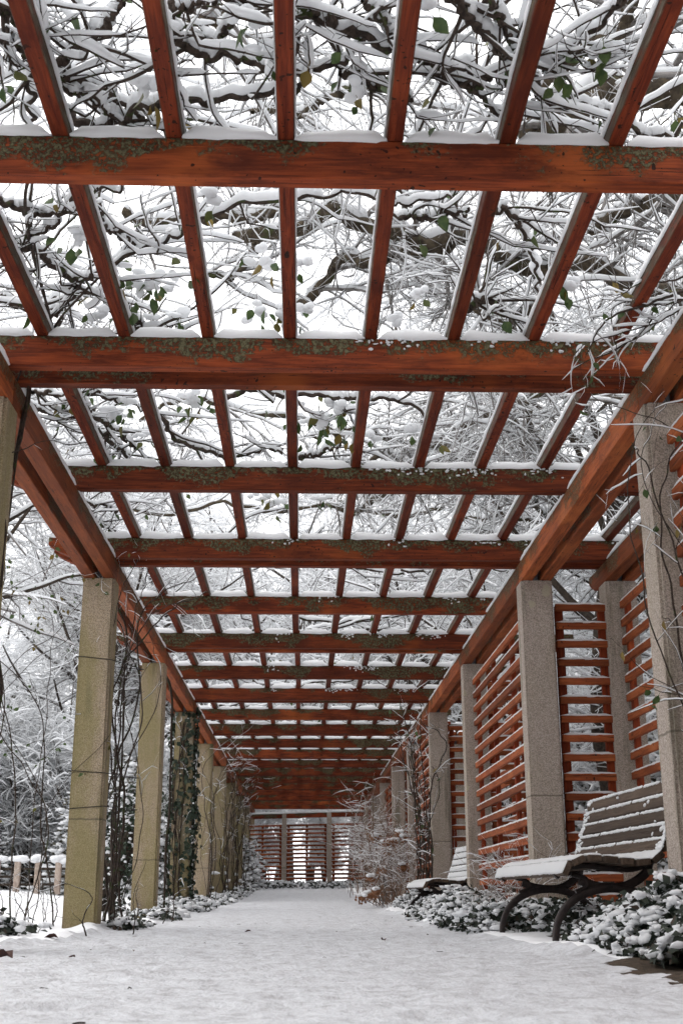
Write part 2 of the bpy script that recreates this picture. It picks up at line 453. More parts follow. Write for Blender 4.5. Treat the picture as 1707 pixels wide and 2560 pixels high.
for _ in range(130):       # footprints and scuffs
    fx, fy, fa = r_.uniform(-1.2, 1.0), r_.uniform(2.0, 14), r_.normal() * .35
    u = (X - fx) * math.cos(fa) + (Y - fy) * math.sin(fa); v = -(X - fx) * math.sin(fa) + (Y - fy) * math.cos(fa)
    d = (u / .055) ** 2 + (v / .14) ** 2
    Z = Z - .010 * np.exp(-d ** 2) + .004 * np.exp(-(np.sqrt(d) - 1.35) ** 2 * 8)
V = np.stack([X, Y, Z], -1).reshape(-1, 3)
ny_, nx_ = X.shape
ii = np.arange(ny_ * nx_).reshape(ny_, nx_)
Fq = np.stack([ii[:-1, :-1], ii[:-1, 1:], ii[1:, 1:], ii[1:, :-1]], -1)
cx = (X[:-1, :-1] + X[:-1, 1:]) / 2; cyv = (Y[:-1, :-1] + Y[1:, :-1]) / 2
isp = (cx > left_edge(cyv)) & (cx < right_edge(cyv)) & (cyv < 40.5) & (cyv > -14)
soil_c = [(1.42, 4.55, .36, .75), (1.55, 5.35, .22, .5), (1.62, 7.25, .22, .42), (1.25, 4.0, .14, .45)]
sm = np.zeros_like(cx, bool)
for sx, sy, a, b in soil_c:
    sm |= (((cx - sx) / a) ** 2 + ((cyv - sy) / b) ** 2 + .35 * _waves(cx, cyv, 31, 11)) < .8
sm &= ~(isp & (cx < 1.08))
def sub(mask, name, mat):
    f = Fq[mask]; u, inv = np.unique(f.ravel(), return_inverse=True)
    return struct(obj(name, mesh_np(name, V[u], inv.reshape(-1, 4), mat)))
sub(isp & ~sm, 'path', M_path)
sub(~isp & ~sm, 'snowy_ground', M_field)
sub(sm, 'bare_soil', M_soil)

# ------------------------------------------------------------------ pergola
PG = thing('pergola', 'long red-brown timber pergola on concrete posts, its beams capped with snow', 'pergola', (0, 0, 0))
Y0, SP = 6.13, 3.95                   # front face of post k is Y0 + SP*k
ZP, ZL, ZB, ZR = 2.82, 2.99, 3.166, 3.236   # top of posts, longitudinals, cross beams, rafters
PW = .265
KS = list(range(-2, 10))
_cache = {}
def cbox(L, W, H, mat, ch=.006):
    key = ('b', round(L, 3), round(W, 3), round(H, 3), mat.name, ch)
    if key not in _cache:
        bm = bmesh.new(); bmesh.ops.create_cube(bm, size=1)
        for v in bm.verts: v.co = (v.co.x * L, v.co.y * W, v.co.z * H)
        bmesh.ops.bevel(bm, geom=bm.edges[:], offset=ch, segments=1, affect='EDGES')
        me = bpy.data.meshes.new('box'); bm.to_mesh(me); bm.free(); me.materials.append(mat); _cache[key] = me
    return _cache[key]
def mframe(loc, xd=(1, 0, 0), zd=(0, 0, 1)):
    x = Vector(xd).normalized(); z = Vector(zd).normalized(); y = z.cross(x).normalized(); z = x.cross(y)
    return Matrix(((x[0], y[0], z[0], loc[0]), (x[1], y[1], z[1], loc[1]), (x[2], y[2], z[2], loc[2]), (0, 0, 0, 1)))
YDIR = (0, 1, 0)
def beam_mesh(L, W, H, mat, cut=.07, run=.26):
    key = ('beam', round(L, 3), W, H, mat.name)
    if key in _cache: return _cache[key]
    h = L / 2; t, b = H / 2, -H / 2
    prof = [(-h, t), (-h, t - cut)]
    for s in (.33, .66, 1): prof.append((-h + run * s, t - cut - (H - cut) * math.sin(s * math.pi / 2)))
    prof = prof + [(-x, z) for x, z in reversed(prof)]
    bm = bmesh.new()
    f1 = bm.faces.new([bm.verts.new((x, -W / 2, z)) for x, z in prof])
    r = bmesh.ops.extrude_face_region(bm, geom=[f1])
    for v in [g for g in r['geom'] if isinstance(g, bmesh.types.BMVert)]: v.co.y += W
    bmesh.ops.recalc_face_normals(bm, faces=bm.faces[:])
    bmesh.ops.bevel(bm, geom=[e for e in bm.edges if e.calc_face_angle(0) > .6], offset=.006, segments=1, affect='EDGES')
    me = bpy.data.meshes.new('beam'); bm.to_mesh(me); bm.free(); me.materials.append(mat)
    _cache[key] = me; return me
def snow_strip(L, W, h, rng, gaps=None, over=.010, res=.03, lip=0.012, fade=.04):
    """Lumpy cap along local X on z=0; gaps = list of (x0,x1) runs that carry snow."""
    G = Geo(); runs = gaps or [(-L / 2, L / 2)]
    for x0, x1 in runs:
        n = max(6, int((x1 - x0) / res)); x = np.linspace(x0, x1, n)
        s = x - x0; e = np.clip(np.minimum(s, (x1 - x0) - s) / fade, 0, 1) ** .5
        nz = smooth_noise(rng, 3, n, 2)
        hh = h * (.62 + .75 * nz[0]) * np.maximum(e, .12)
        ov = over * (.2 + 1.5 * nz[1]); ov2 = over * (.2 + 1.5 * nz[2]); dr = lip * smooth_noise(rng, 2, n, 1) * 1.4
        a = np.array([0, .22, .5, .78, 1.0])
        ring = []
        w = W / 2
        ring.append(np.stack([x, -w - ov * .7, -dr[0] * e], -1))
        ring.append(np.stack([x, -w - ov, hh * .35], -1))
        ring.append(np.stack([x, -w * .8 - ov * .4, hh * .8], -1))
        ring.append(np.stack([x, 0 * x, hh], -1))
        ring.append(np.stack([x, w * .8 + ov2 * .4, hh * .8], -1))
        ring.append(np.stack([x, w + ov2, hh * .35], -1))
        ring.append(np.stack([x, w + ov2 * .7, -dr[1] * e], -1))
        ring.append(np.stack([x, w * .8 + 0 * x, 0 * x - .001], -1)); ring.append(np.stack([x, -w * .8 + 0 * x, 0 * x - .001], -1))
        P = np.stack(ring, 1); k = P.shape[1]
        P = P + rng.normal(size=P.shape) * .0015
        idx = np.arange(n * k).reshape(n, k); nx = np.roll(idx, -1, 1)
        F = np.stack([idx[:-1], idx[1:], nx[1:], nx[:-1]], -1).reshape(-1, 4)
        G.add(P, F)
        caps = np.array([[0, j, j + 1] for j in range(1, k - 1)])
        G.add(P[0], caps); G.add(P[-1], caps[:, ::-1])
    return G.mesh('snow_cap', M_snow)

RAFT = [-.09 + .45 * i for i in range(-4, 6)]
RW = .068
rng = np.random.default_rng(21)
alcove = lambda k: k % 2 == 0
# posts
def post_mesh():
    bm = bmesh.new(); H = ZP + .35
    bmesh.ops.create_cube(bm, size=1)
    for v in bm.verts: v.co = (v.co.x * PW, v.co.y * PW, v.co.z * H)
    bmesh.ops.bevel(bm, geom=[e for e in bm.edges if abs(e.verts[0].co.z - e.verts[1].co.z) > 1], offset=.018, segments=2, affect='EDGES')
    me = bpy.data.meshes.new('post'); bm.to_mesh(me); bm.free(); me.materials.append(M_conc); return me
PME = post_mesh(); PME_L = PME.copy(); PME_L.materials.clear(); PME_L.materials.append(M_conc_alg)
XL, XR, XO = -1.7325, 1.975, 2.6975
bracket_me = cbox(.16, .05, .16, M_steel, .003)
def put_post(x, k):
    p = obj('concrete_post', PME_L if x < 0 else PME, PG, (x, Y0 + SP * k + PW / 2, ZP - .004 - (ZP + .35) / 2))
    p.rotation_euler = (0, 0, (rng.integers(0, 4)) * math.pi / 2)
    if k <= 4: obj('bracket', bracket_me, p, (0, 0, (ZP + .35) / 2 + .06)).rotation_euler = (0, 0, math.pi / 2 - p.rotation_euler[2])
for k in KS:
    put_post(XL, k); put_post(XR, k)
    if k >= -1: put_post(XO, k)
# longitudinal planks
LW, LH = .10, ZL - ZP
for k in KS[:-1]:
    ya, yb = Y0 + SP * k + PW / 2, Y0 + SP * (k + 1) + PW / 2
    if k == KS[-2]: yb += .35
    if k == KS[0]: ya -= .35
    for xc in (XL - .0825, XL + .0825, XR - .08, XR + .08):
        b = obj('longitudinal_beam', cbox(yb - ya - .004, LW, LH, M_long, .005), PG, mat4=mframe((xc, (ya + yb) / 2, (ZP + ZL) / 2), YDIR))
        if k >= -1 and k < 6:
            runs = []
            cuts = sorted([Y0 + SP * k + .13, Y0 + SP * k + SP / 2 + .09, Y0 + SP * (k + 1) - .02])
            runs = [(cuts[0] + .17 - (ya + yb) / 2, cuts[1] - .06 - (ya + yb) / 2), (cuts[1] + .06 - (ya + yb) / 2, cuts[2] - (ya + yb) / 2)]
            obj('snow_cap', snow_strip(0, LW, .04, rng, runs, res=.05), b, (0, 0, LH / 2))
    if alcove(k) and k >= 0:
        oa, ob = Y0 + SP * k - .34, Y0 + SP * (k + 1) + PW + .34
        for xc in (XO - .08, XO + .08):
            b = obj('longitudinal_beam', beam_mesh(ob - oa, LW, LH, M_long), PG, mat4=mframe((xc, (oa + ob) / 2, (ZP + ZL) / 2), YDIR))
            obj('snow_cap', snow_strip(0, LW, .04, rng, [(-(ob - oa) / 2 + .05, -SP / 2 - .17), (-SP / 2 + .30, -.08), (.08, SP / 2 - .22)], res=.06), b, (0, 0, LH / 2))
# cross beams
BW, BH = .083, ZB - ZL
def put_beam(yc, right, k):
    L = right + 2.17; xc = (right - 2.17) / 2
    b = obj('cross_beam', beam_mesh(L, BW, BH, M_beam), PG, (xc, yc, (ZL + ZB) / 2))
    b.rotation_euler = (0, 0, rng.normal() * .0014)
    edges = [-2.16 - xc] + sum([[x - RW / 2 - .004 - xc, x + RW / 2 + .004 - xc] for x in RAFT if x < right], []) + [right - .02 - xc]
    if right > 2.6: edges = edges[:-1] + [2.61 - RW / 2 - xc, 2.61 + RW / 2 - xc, right - .02 - xc]
    runs = [(edges[i], edges[i + 1]) for i in range(0, len(edges), 2) if edges[i + 1] - edges[i] > .05]
    if yc < 23:
        for run in runs: obj('snow_cap', snow_strip(0, BW, .062 if yc < 18 else .05, rng, [run], res=.04 if yc < 13 else .09), b, (0, 0, BH / 2))
    else: stuff(obj('snow_cap', snow_strip(0, BW, .05, rng, runs, res=.08), b, (0, 0, BH / 2)))
    # clumps of snow clinging to the rough upper half of the near face
    if 5 < yc < 19 and k != 'back':
        G = Geo(); N = rng.integers(5, 10)
        for _ in range(N):
            cx0 = abs(rng.normal()) * 1.1 + rng.uniform(-.6, 1.2) if yc > 7 else rng.uniform(-.6, 1.8)
            cx0 = min(cx0, right - .3); m = rng.integers(4, 16)
            C = np.stack([cx0 - xc + rng.normal(size=m) * .06, np.full(m, -BW / 2 - .004), BH / 2 - np.abs(rng.normal(size=m)) * .030], -1)
            S = np.stack([rng.uniform(.006, .017, m), rng.uniform(.004, .009, m), rng.uniform(.005, .010, m)], -1)
            G.add(*blobs(C, S, rng, ICO1, .25, .1, spin=.2))
        stuff(obj('snow_clump', G.mesh('snow_clump', M_snow), b))
for k in KS:
    yp = Y0 + SP * k
    put_beam(yp + BW / 2 - .03, 3.145, k); put_beam(yp + PW - BW / 2 + .03, 3.145, 'back')
    if k < KS[-1]: put_beam(yp + SP - 1.87 + BW / 2, 3.145 if alcove(k) and k >= 0 else 2.42, k)
# rafters
RH = ZR - ZB
for k in KS[:-1]:
    ya, yb = Y0 + SP * k + PW / 2, Y0 + SP * (k + 1) + PW / 2
    for x in RAFT + ([2.61] if alcove(k) and k >= 0 else []):
        yb2 = yb
        r = obj('rafter', cbox(yb2 - ya - .003, RW, RH, M_raft, .004), PG, mat4=mframe((x + rng.normal() * .005, (ya + yb2) / 2, (ZB + ZR) / 2 + .001), (rng.normal() * .0018, 1, 0)))
        obj('snow_cap', snow_strip(yb2 - ya, RW, .048, rng, res=.06 if k < 2 else .16, over=.007), r, (0, 0, RH / 2))
# trellis panels: slats on stiles
SL_H, SL_T, SL_P = .061, .032, .158
SLAT_Z = [2.6 - SL_P * i for i in range(16)]
def trellis(p0, p1, face, full=True, zs=SLAT_Z, nst=2, inset=.05):
    """panel between two plan points; face = horizontal direction the slats look toward."""
    p0, p1 = Vector((*p0, 0)), Vector((*p1, 0)); d = (p1 - p0); L = d.length; d.normalize(); f = Vector((*face, 0)).normalized()
    e = obj('trellis_panel', None, PG, (p0 + p1) / 2); e.empty_display_size = .1
    sm_ = cbox(L, SL_T, SL_H, M_slat if nst > 2 else M_slat, .004)
    zb = min(zs) - .08
    st = cbox(zs[0] + .02 - zb, .045, .068, M_stile, .004)
    for i in range(nst):
        u = -L / 2 + inset + (L - 2 * inset) * i / (nst - 1)
        c = d * u - f * .0245
        obj('stile', st, e, mat4=mframe((c.x, c.y, (zs[0] + .02 + zb) / 2), (0, 0, 1), (d.x, d.y, 0)))
    snow_v = [snow_strip(L, SL_T * .85, .015, rng, res=.05, over=.004, lip=.006) for _ in range(2)]
    for i, z in enumerate(zs):
        c = f * (SL_T / 2)
        s = obj('slat', sm_, e, mat4=mframe((c.x + rng.normal() * .001, c.y, z), tuple(d), (0, 0, 1)))
        if full: obj('snow_cap', snow_v[i % 2], s, (0, 0, SL_H / 2 - .002))
for k in range(-1, 8):
    ya, yb = Y0 + SP * k + PW, Y0 + SP * (k + 1)
    gz = float(ground_z(2, (ya + yb) / 2)); zs = [z for z in SLAT_Z if z > gz + .05]
    if alcove(k):
        trellis((XO, ya + .02), (XO, yb - .02), (-1, 0), k < 4, zs, 3)
        for yc in (Y0 + SP * k + PW / 2, Y0 + SP * (k + 1) + PW / 2 - .03):
            trellis((XR + PW / 2 + .03, yc), (XO - PW / 2 + .01, yc), (0, -1), k < 3, zs, 2, .035)
    else:
        trellis((XR, ya + .01), (XR, yb - .01), (-1, 0), k < 4, zs, 4)
# end screen of the pergola, set at a slight angle
ea, eb = np.array([-3.43, 41.6]), np.array([3.67, 38.6]); ed = (eb - ea) / np.linalg.norm(eb - ea)
for j in range(6):
    p = ea + (eb - ea) * j / 5; p2 = ea + (eb - ea) * (j + 1) / 5
    obj('concrete_post', cbox(2.3, .15, .15, M_conc, .01), PG, mat4=mframe((p[0], p[1], .55 + 1.05), (0, 0, 1), (1, 0, 0)))
    if j < 5:
        trellis(p + ed * .09, p2 - ed * .09, (ed[1], -ed[0]), True, [2.38 - .125 * i for i in range(14)], 3)
    if j < 5:
        b = obj('end_rail', cbox(1.53, .09, .15, M_beam, .005), PG, mat4=mframe(((p[0] + p2[0]) / 2, (p[1] + p2[1]) / 2, 2.68), (ed[0], ed[1], 0)))
        obj('snow_cap', snow_strip(1.5, .09, .06, rng, res=.1), b, (0, 0, .075))

# ------------------------------------------------------------------ park benches
def make_bench(loc, rz, L, label, snowy):
    B = thing('park_bench', label, 'bench', loc, 'slatted park benches along the trellis', rz)
    prof = [(.012, .385, 62), (.070, .425, 22), (.150, .437, 0), (.230, .430, -5), (.310, .420, -5), (.390, .417, 5), (.462, .442, 38),
            (.505, .505, 66), (.532, .580, 72), (.556, .658, 73), (.580, .736, 73), (.604, .812, 73)]
    r = np.random.default_rng(5)
    for i, (u, w, a) in enumerate(prof):
        a = math.radians(a); dx, dz = math.cos(a), math.sin(a); u = u * 1.06
        m = mframe((u, 0, w), (0, 1, 0), (-dz, 0, dx))
        s = obj('slat', cbox(L, .070, .036, M_bench, .006), B, mat4=m)
        # snow: thick on the seat, patchy on the backrest
        n = 46; x = np.linspace(-L / 2, L / 2, n); runs = []
        if i < 7:
            me = snow_strip(L, .062, .010 if i else .011, r, [(-L / 2 + .002, L / 2 - .002)], over=.004, res=.025, lip=.006, fade=.02)
        else:
            G = Geo(); runs = []; x_ = -L / 2 + .004
            while x_ < L / 2 - .05:
                l_ = r.uniform(.25, .8) if snowy < 200 else r.uniform(.4, .9)
                runs.append((x_, min(x_ + l_, L / 2 - .004))); x_ += l_ + (r.uniform(.005, .03) if snowy < 200 else .01)
            wst = .010 if snowy < 200 else .060
            me0 = snow_strip(L, wst, .008 if snowy < 200 else .014, r, runs, over=.004, res=.02, lip=.004, fade=.03)
            V_ = np.array([v.co[:] for v in me0.vertices]); V_[:, 1] -= (.030 if snowy < 200 else 0); V_[:, 2] += .016
            G.add(V_, np.array([p.vertices[:] for p in me0.polygons if len(p.vertices) == 4])); bpy.data.meshes.remove(me0)
            m_ = 36
            C = np.stack([r.uniform(-L / 2, L / 2, m_), r.uniform(-.034, .034, m_), np.full(m_, .018)], -1)
            C[:22, 0] = -L / 2 + np.abs(r.normal(size=22)) * .035; C[22:34, 0] = L / 2 - np.abs(r.normal(size=12)) * .05
            S = np.stack([r.uniform(.010, .030, m_), r.uniform(.006, .014, m_), r.uniform(.004, .010, m_)], -1)
            G.add(*blobs(C, S, r, ICO2, .10, .03, spin=.15)); me = G.mesh('snow', M_snow)
        sc_ = obj('snow_cap', me, s, (0, 0, .017 if i < 7 else 0))
        if i >= 7: stuff(sc_)
    # cast iron side frames: an arch with feet, a bearer under the slats
    for yy in (-L / 2 + .2, L / 2 - .2):
        G = Geo()
        a = np.linspace(math.pi, 0, 26)
        arch = np.stack([.29 + .31 * np.cos(a), 0 * a, .02 + .27 * np.sin(a) ** .85], -1)
        wv = .024 + .010 * np.sin(a)
        def ribbon(c, half_t, half_w):
            t = norm(np.gradient(c, axis=0)); nn = np.stack([-t[:, 2], 0 * t[:, 0], t[:, 0]], -1)
            ring = []
            q = np.array([(-1, -.7), (-.7, -1), (.7, -1), (1, -.7), (1, .7), (.7, 1), (-.7, 1), (-1, .7)])
            V = c[:, None] + nn[:, None] * (q[None, :, :1] * np.asarray(half_t).reshape(-1, 1, 1)) + np.array([0, 1, 0]) * (q[None, :, 1:] * half_w)
            n, k = V.shape[:2]; idx = np.arange(n * k).reshape(n, k); nx = np.roll(idx, -1, 1)
            G.add(V, np.stack([idx[:-1], nx[:-1], nx[1:], idx[1:]], -1).reshape(-1, 4))
            cp = np.array([[0, j, j + 1] for j in range(1, k - 1)]); G.add(V[0], cp[:, ::-1]); G.add(V[-1], cp)
        ribbon(arch, wv * .62, .020)
        ribbon(np.array([[-.035, 0, .012], [.0, 0, .012], [.06, 0, .012], [.085, 0, .012]]), [.012] * 4, .032)
        ribbon(np.array([[.50, 0, .012], [.56, 0, .012], [.63, 0, .012]]), [.012] * 3, .03)
        bear = curve([(-.005, 0, .345), (.04, 0, .385), (.15, 0, .405), (.30, 0, .388), (.41, 0, .385), (.48, 0, .415), (.532, 0, .49), (.565, 0, .58), (.61, 0, .72), (.645, 0, .80)], 40)
        ribbon(bear, np.linspace(.016, .010, 40), .020)
        web = curve([(.12, 0, .33), (.22, 0, .30), (.36, 0, .30), (.47, 0, .36), (.50, 0, .42)], 18)
        ribbon(web, [.022] * 18, .014)
        hook = curve([(.10, 0, .27), (.16, 0, .30), (.15, 0, .34), (.08, 0, .36)], 12)
        ribbon(hook, [.012] * 12, .016)
        obj('iron_side_frame', G.mesh('iron_side_frame', M_iron), B, (0, yy, 0))
    return B
make_bench((1.295, 7.34, 0), math.radians(2.2), 1.82, 'snow-dusted slatted bench with curved iron legs beside a bare soil patch', 70)
make_bench((1.36, 15.35, -.02), math.radians(1.5), 1.74, 'bench whose backrest is wholly snowed over, between post and twiggy rose bush', 260)

# ------------------------------------------------------------------ vines over the roof
def px_arm(pts, z, n=60, jit=.012, rg=None, zj=.0):
    rg = rg or RNG
    P = [at_z(x, y, z) for x, y in pts]
    P = [p + np.array([0, 0, rg.uniform(-zj, zj)]) for p in P]
    return curve(P, n, rg, jit)
def resample(list_of_curves, n):
    out = []
    for c in list_of_curves:
        c = np.asarray(c); t = np.linspace(0, len(c) - 1, n)
        out.append(np.stack([np.interp(t, np.arange(len(c)), c[:, j]) for j in range(3)], -1))
    return np.stack(out)
LEAF_ME = []
def leaf_mesh(L, W):
    n = 5; u = np.linspace(0, 1, n); w = W * np.sin(u ** .8 * math.pi) * .5
    w[0] = .001; w[-1] = .001
    V = []
    for i in range(n):
        z = -.10 * L * u[i] ** 2
        V += [(-w[i], u[i] * L, z + w[i] * .35), (0, u[i] * L, z), (w[i], u[i] * L, z + w[i] * .35)]
    F = []
    for i in range(n - 1):
        a = i * 3; F += [(a, a + 1, a + 4, a + 3), (a + 1, a + 2, a + 5, a + 4)]
    k = len(V); V = [(x, y + .03, z) for x, y, z in V] + [(-.0014, -.004, .004), (.0014, -.004, .004), (-.0012, .032, 0), (.0012, .032, 0)]
    F.append((k, k + 1, k + 3, k + 2))
    return mesh_np('leaf', np.array(V), np.array(F), M_leaf)
LEAF_ME = [leaf_mesh(.075, .052), leaf_mesh(.06, .046), leaf_mesh(.085, .05)]
def put_leaf(parent, p, rg, down=.75, s=1.0, me=None):
    d = norm(np.array([rg.normal() * .6, rg.normal() * .6, -down * 1.3]))
    up = norm(rg.normal(size=3)); x = norm(np.cross(d, up)); z = np.cross(x, d)
    s = s * rg.uniform(.7, 1.2)
    M = Matrix(((x[0] * s, d[0] * s, z[0] * s, p[0]), (x[1] * s, d[1] * s, z[1] * s, p[1]), (x[2] * s, d[2] * s, z[2] * s, p[2]), (0, 0, 0, 1)))
    return obj('leaf', me or LEAF_ME[rg.integers(0, 3)], parent, mat4=M)

def build_vine(name, label, arms, seed, stems=(), sub_per=9, tw_per=5, snow=.030, leafs=(), group=None, rad=.015, sublen=(.25, .95), extra=42):
    rg = np.random.default_rng(seed)
    root = thing(name, label, 'vine', tuple(stems[0][0]) if len(stems) else tuple(arms[0][0]), group)
    off = np.array(root.location[:])
    A = resample(arms, 90) - off
    N = len(A)
    RA = rad * rg.uniform(.65, 1.3, (N, 1)) * np.linspace(1, .55, 90)[None] * (1 + .12 * rg.normal(size=(N, 90)))
    G, S = Geo(), Geo()
    G.add(*tubes(A, RA, 6, rg)); S.add(*snow_tubes(A, RA, np.full(N, snow), 6, rg, .12))
    B, RB = spawn(A, RA, sub_per, rg, (.02, 1), (25, 80), sublen, 15, .09, .012, .55, .009, .35, bias=(0, 0, .10))
    B[..., 2] = np.maximum(B[..., 2], ZR + .025 - off[2])
    G.add(*tubes(B, RB, 4, rg)); S.add(*snow_tubes(B, RB, rg.uniform(.35, .75, len(B)) * snow, 5, rg, .24))
    C, RC = spawn(B, RB, tw_per, rg, (.1, 1), (25, 80), (.08, .36), 5, .12, .02, .6, .004, .4, bias=(0, 0, .04))
    C[..., 2] = np.maximum(C[..., 2], ZR + .012 - off[2])
    G.add(*tubes(C, RC, 3, rg)); S.add(*snow_tubes(C, RC, rg.uniform(.16, .32, len(C)) * snow, 4, rg, .45))
    if len(stems):
        ST = resample(stems, 60) - off; RS = np.full((len(ST), 60), .013) * rg.uniform(.5, 1.5, (len(ST), 1)) * (1 + .1 * rg.normal(size=(len(ST), 60)))
        G.add(*tubes(ST, RS, 6, rg))
    obj('stems', G.mesh('stems', M_vine), root)
    stuff(obj('snow', S.mesh('snow', M_snow), root))
    for j in range(extra):
        i = rg.integers(0, len(B)); put_leaf(root, B[i, rg.integers(3, 15)] - [0, 0, .01], rg)
    for p, m, sp in leafs:
        for _ in range(m): put_leaf(root, p - off + rg.normal(size=3) * np.array([sp, sp, sp * .6]), rg)
        nb = m + 2
        Cb = p - off + rg.normal(size=(nb, 3)) * np.array([sp, sp, sp * .4]) + np.array([0, 0, .03])
        S2 = Geo(); S2.add(*blobs(Cb, np.stack([rg.uniform(.02, .05, nb), rg.uniform(.02, .04, nb), rg.uniform(.012, .025, nb)], -1), rg, ICO2, .08, .3))
        stuff(obj('snow', S2.mesh('snow', M_snow), root))
    return root
def R1(pts): return [(x * .5485, y * .5485) for x, y in pts]
def R2(pts): return [(850 + x * .5466, y * .5466) for x, y in pts]
def R3(pts): return [(x * .5485, 440 + y * .5485) for x, y in pts]
def R4(pts): return [(850 + x * .5466, 440 + y * .5466) for x, y in pts]
def R5(pts): return [(x * .5485, 900 + y * .5485) for x, y in pts]
def R6(pts): return [(850 + x * .5466, 900 + y * .5466) for x, y in pts]
ZV = ZR + .07
rv = np.random.default_rng(3)
near_arms = [px_arm(p, ZV + dz, 80, .02, rv, .02) for p, dz in [
    (R1([(330, 570), (530, 530), (720, 490), (830, 470), (1000, 445), (1250, 405), (1420, 380)]), .02),
    (R1([(150, 260), (275, 340), (470, 430), (660, 545)]), .06), (R1([(240, 380), (420, 450), (660, 600)]), .01),
    (R1([(280, 310), (370, 230), (480, 110), (590, -60)]), .05),
    (R1([(760, 130), (830, 190), (900, 240), (1080, 280), (1250, 320), (1440, 310), (1600, 260)]), .04),
    (R1([(900, 230), (1010, 160), (1080, 60), (1130, -40)]), .08),
    (R1([(-60, 150), (0, 200), (110, 240), (125, 400), (150, 600)]), .03), (R1([(-40, 10), (60, 70), (130, 160)]), .10),
    (R1([(760, 60), (900, 0), (1100, -40)]), .10), (R1([(1360, 20), (1480, 80), (1600, 140)]), .10),
    (R2([(-60, 90), (0, 120), (250, 215), (420, 265), (560, 350), (640, 430), (740, 510)]), .05),
    (R2([(480, -30), (580, 60), (680, 180), (830, 310)]), .08), (R2([(660, -20), (750, 130), (830, 320)]), .12),
    (R2([(810, 310), (950, 310), (1030, 250), (1090, 190), (1250, 20), (1290, -40)]), .05),
    (R2([(870, 380), (960, 450), (1150, 520), (1240, 560), (1400, 600), (1560, 620)]), .03),
    (R2([(360, 310), (450, 350), (560, 380), (640, 365), (780, 340)]), .07),
    (R2([(0, 350), (100, 360), (230, 390), (330, 430)]), .06), (R2([(80, 0), (180, 60), (230, 150), (270, 230)]), .07)]]
mid_arms = [px_arm(p, ZV + dz, 80, .02, rv, .02) for p, dz in [
    (R3([(-30, 90), (100, 150), (200, 185), (330, 130), (420, 80)]), .06), (R3([(60, 330), (200, 240), (330, 160), (440, 95), (570, 40)]), .03),
    (R3([(500, 405), (680, 340), (810, 260), (900, 225), (1050, 165), (1250, 115), (1400, 95), (1568, 85)]) + R4([(130, 120), (280, 140), (420, 130), (540, 70)]), .02),
    (R3([(100, 330), (210, 370), (340, 460), (440, 440)]), .03), (R3([(350, 480), (290, 570), (220, 660)]), .04),
    (R3([(450, 130), (480, 210), (560, 270), (640, 330)]), .08), (R3([(580, 640), (660, 690), (720, 740)]), .02),
    (R4([(700, 140), (790, 180), (850, 260), (890, 400), (905, 560)]), .03), (R4([(250, 190), (400, 180), (480, 180), (600, 160)]), .08),
    (R3([(0, 560), (150, 600), (320, 560), (460, 530)]), .10), (R4([(560, 600), (660, 560), (760, 620)]), .10)]]
far_arms = [px_arm(p, ZV + dz, 80, .02, rv, .02) for p, dz in [
    (R5([(150, 140), (300, 150), (370, 150), (500, 165), (640, 220)]), .03), (R5([(130, 200), (200, 220), (320, 265), (430, 240)]), .02),
    (R5([(720, 280), (800, 350), (880, 400), (1010, 440), (1110, 440), (1220, 415), (1300, 430)]), .02),
    (R5([(1030, 140), (1160, 150), (1280, 155), (1450, 165), (1568, 175)]) + R6([(60, 185), (220, 185), (380, 235)]), .05),
    (R5([(1360, 440), (1450, 430), (1568, 380)]), .03), (R5([(400, 240), (520, 320), (620, 400)]), .04), (R5([(440, 310), (560, 420), (620, 480)]), .04),
    (R5([(350, 620), (420, 700), (520, 780)]), .06), (R5([(360, 640), (480, 660), (540, 690)]), .06)]]
def lf(pts, z=ZV - .02): return [(at_z(x / .91855, y / .91855, z), m, s) for x, y, m, s in pts]
st0 = curve([(-1.64, 6.44, 0), (-1.62, 6.45, .9), (-1.63, 6.44, 2.0), (-1.56, 6.42, 2.9), (-1.40, 6.20, 3.25), (-1.0, 5.6, 3.33)], 60, rv, .01)
st0b = curve([(-1.68, 6.46, 0), (-1.66, 6.46, 1.2), (-1.62, 6.45, 2.6), (-1.5, 6.6, 3.25), (-1.2, 7.1, 3.33)], 60, rv, .012)
build_vine('climbing_vine', 'leafy climbing vine loaded with thick snow over the nearest roof bay', near_arms, 41, [st0, curve([(-1.4, 6.2, 3.25), (-1.3, 5.0, 3.32), (-1.0, 4.4, 3.32)], 30)], 7, 5, .030,
           lf([(335, 210, 4, .03), (810, 220, 2, .02), (370, 60, 3, .03), (1280, 150, 4, .05), (1395, 125, 3, .03), (630, 130, 2, .03), (560, 50, 2, .03), (985, 10, 1, .02)]))
build_vine('climbing_vine', 'snowy climbing vine with green leaf clusters over the second roof bay', mid_arms, 43, [st0b], 9, 5, .027,
           lf([(340, 660, 13, .07), (600, 600, 4, .05), (650, 730, 3, .03), (700, 720, 2, .02), (960, 683, 2, .02), (905, 745, 2, .02), (370, 740, 5, .06), (170, 550, 4, .04), (590, 720, 4, .04), (240, 730, 3, .04), (690, 620, 1, .02), (480, 465, 2, .02), (1300, 660, 3, .03)]))
build_vine('climbing_vine', 'dark leafed vine hanging in clusters under the third roof bay', far_arms, 45,
           [curve([(-1.55, 10.48, 0), (-1.53, 10.5, 1.2), (-1.56, 10.45, 2.5), (-1.95, 10.5, 2.95), (-1.9, 10.0, 3.3)], 60, rv, .012)], 10, 6, .024,
           lf([(440, 930, 8, .05), (740, 970, 20, .10), (780, 940, 6, .05), (620, 1150, 9, .07), (735, 1150, 4, .05), (850, 1010, 2, .02), (945, 990, 2, .02), (150, 930, 8, .07), (280, 960, 5, .05), (330, 1010, 3, .04), (290, 930, 3, .03), (1000, 1010, 2, .02)]))
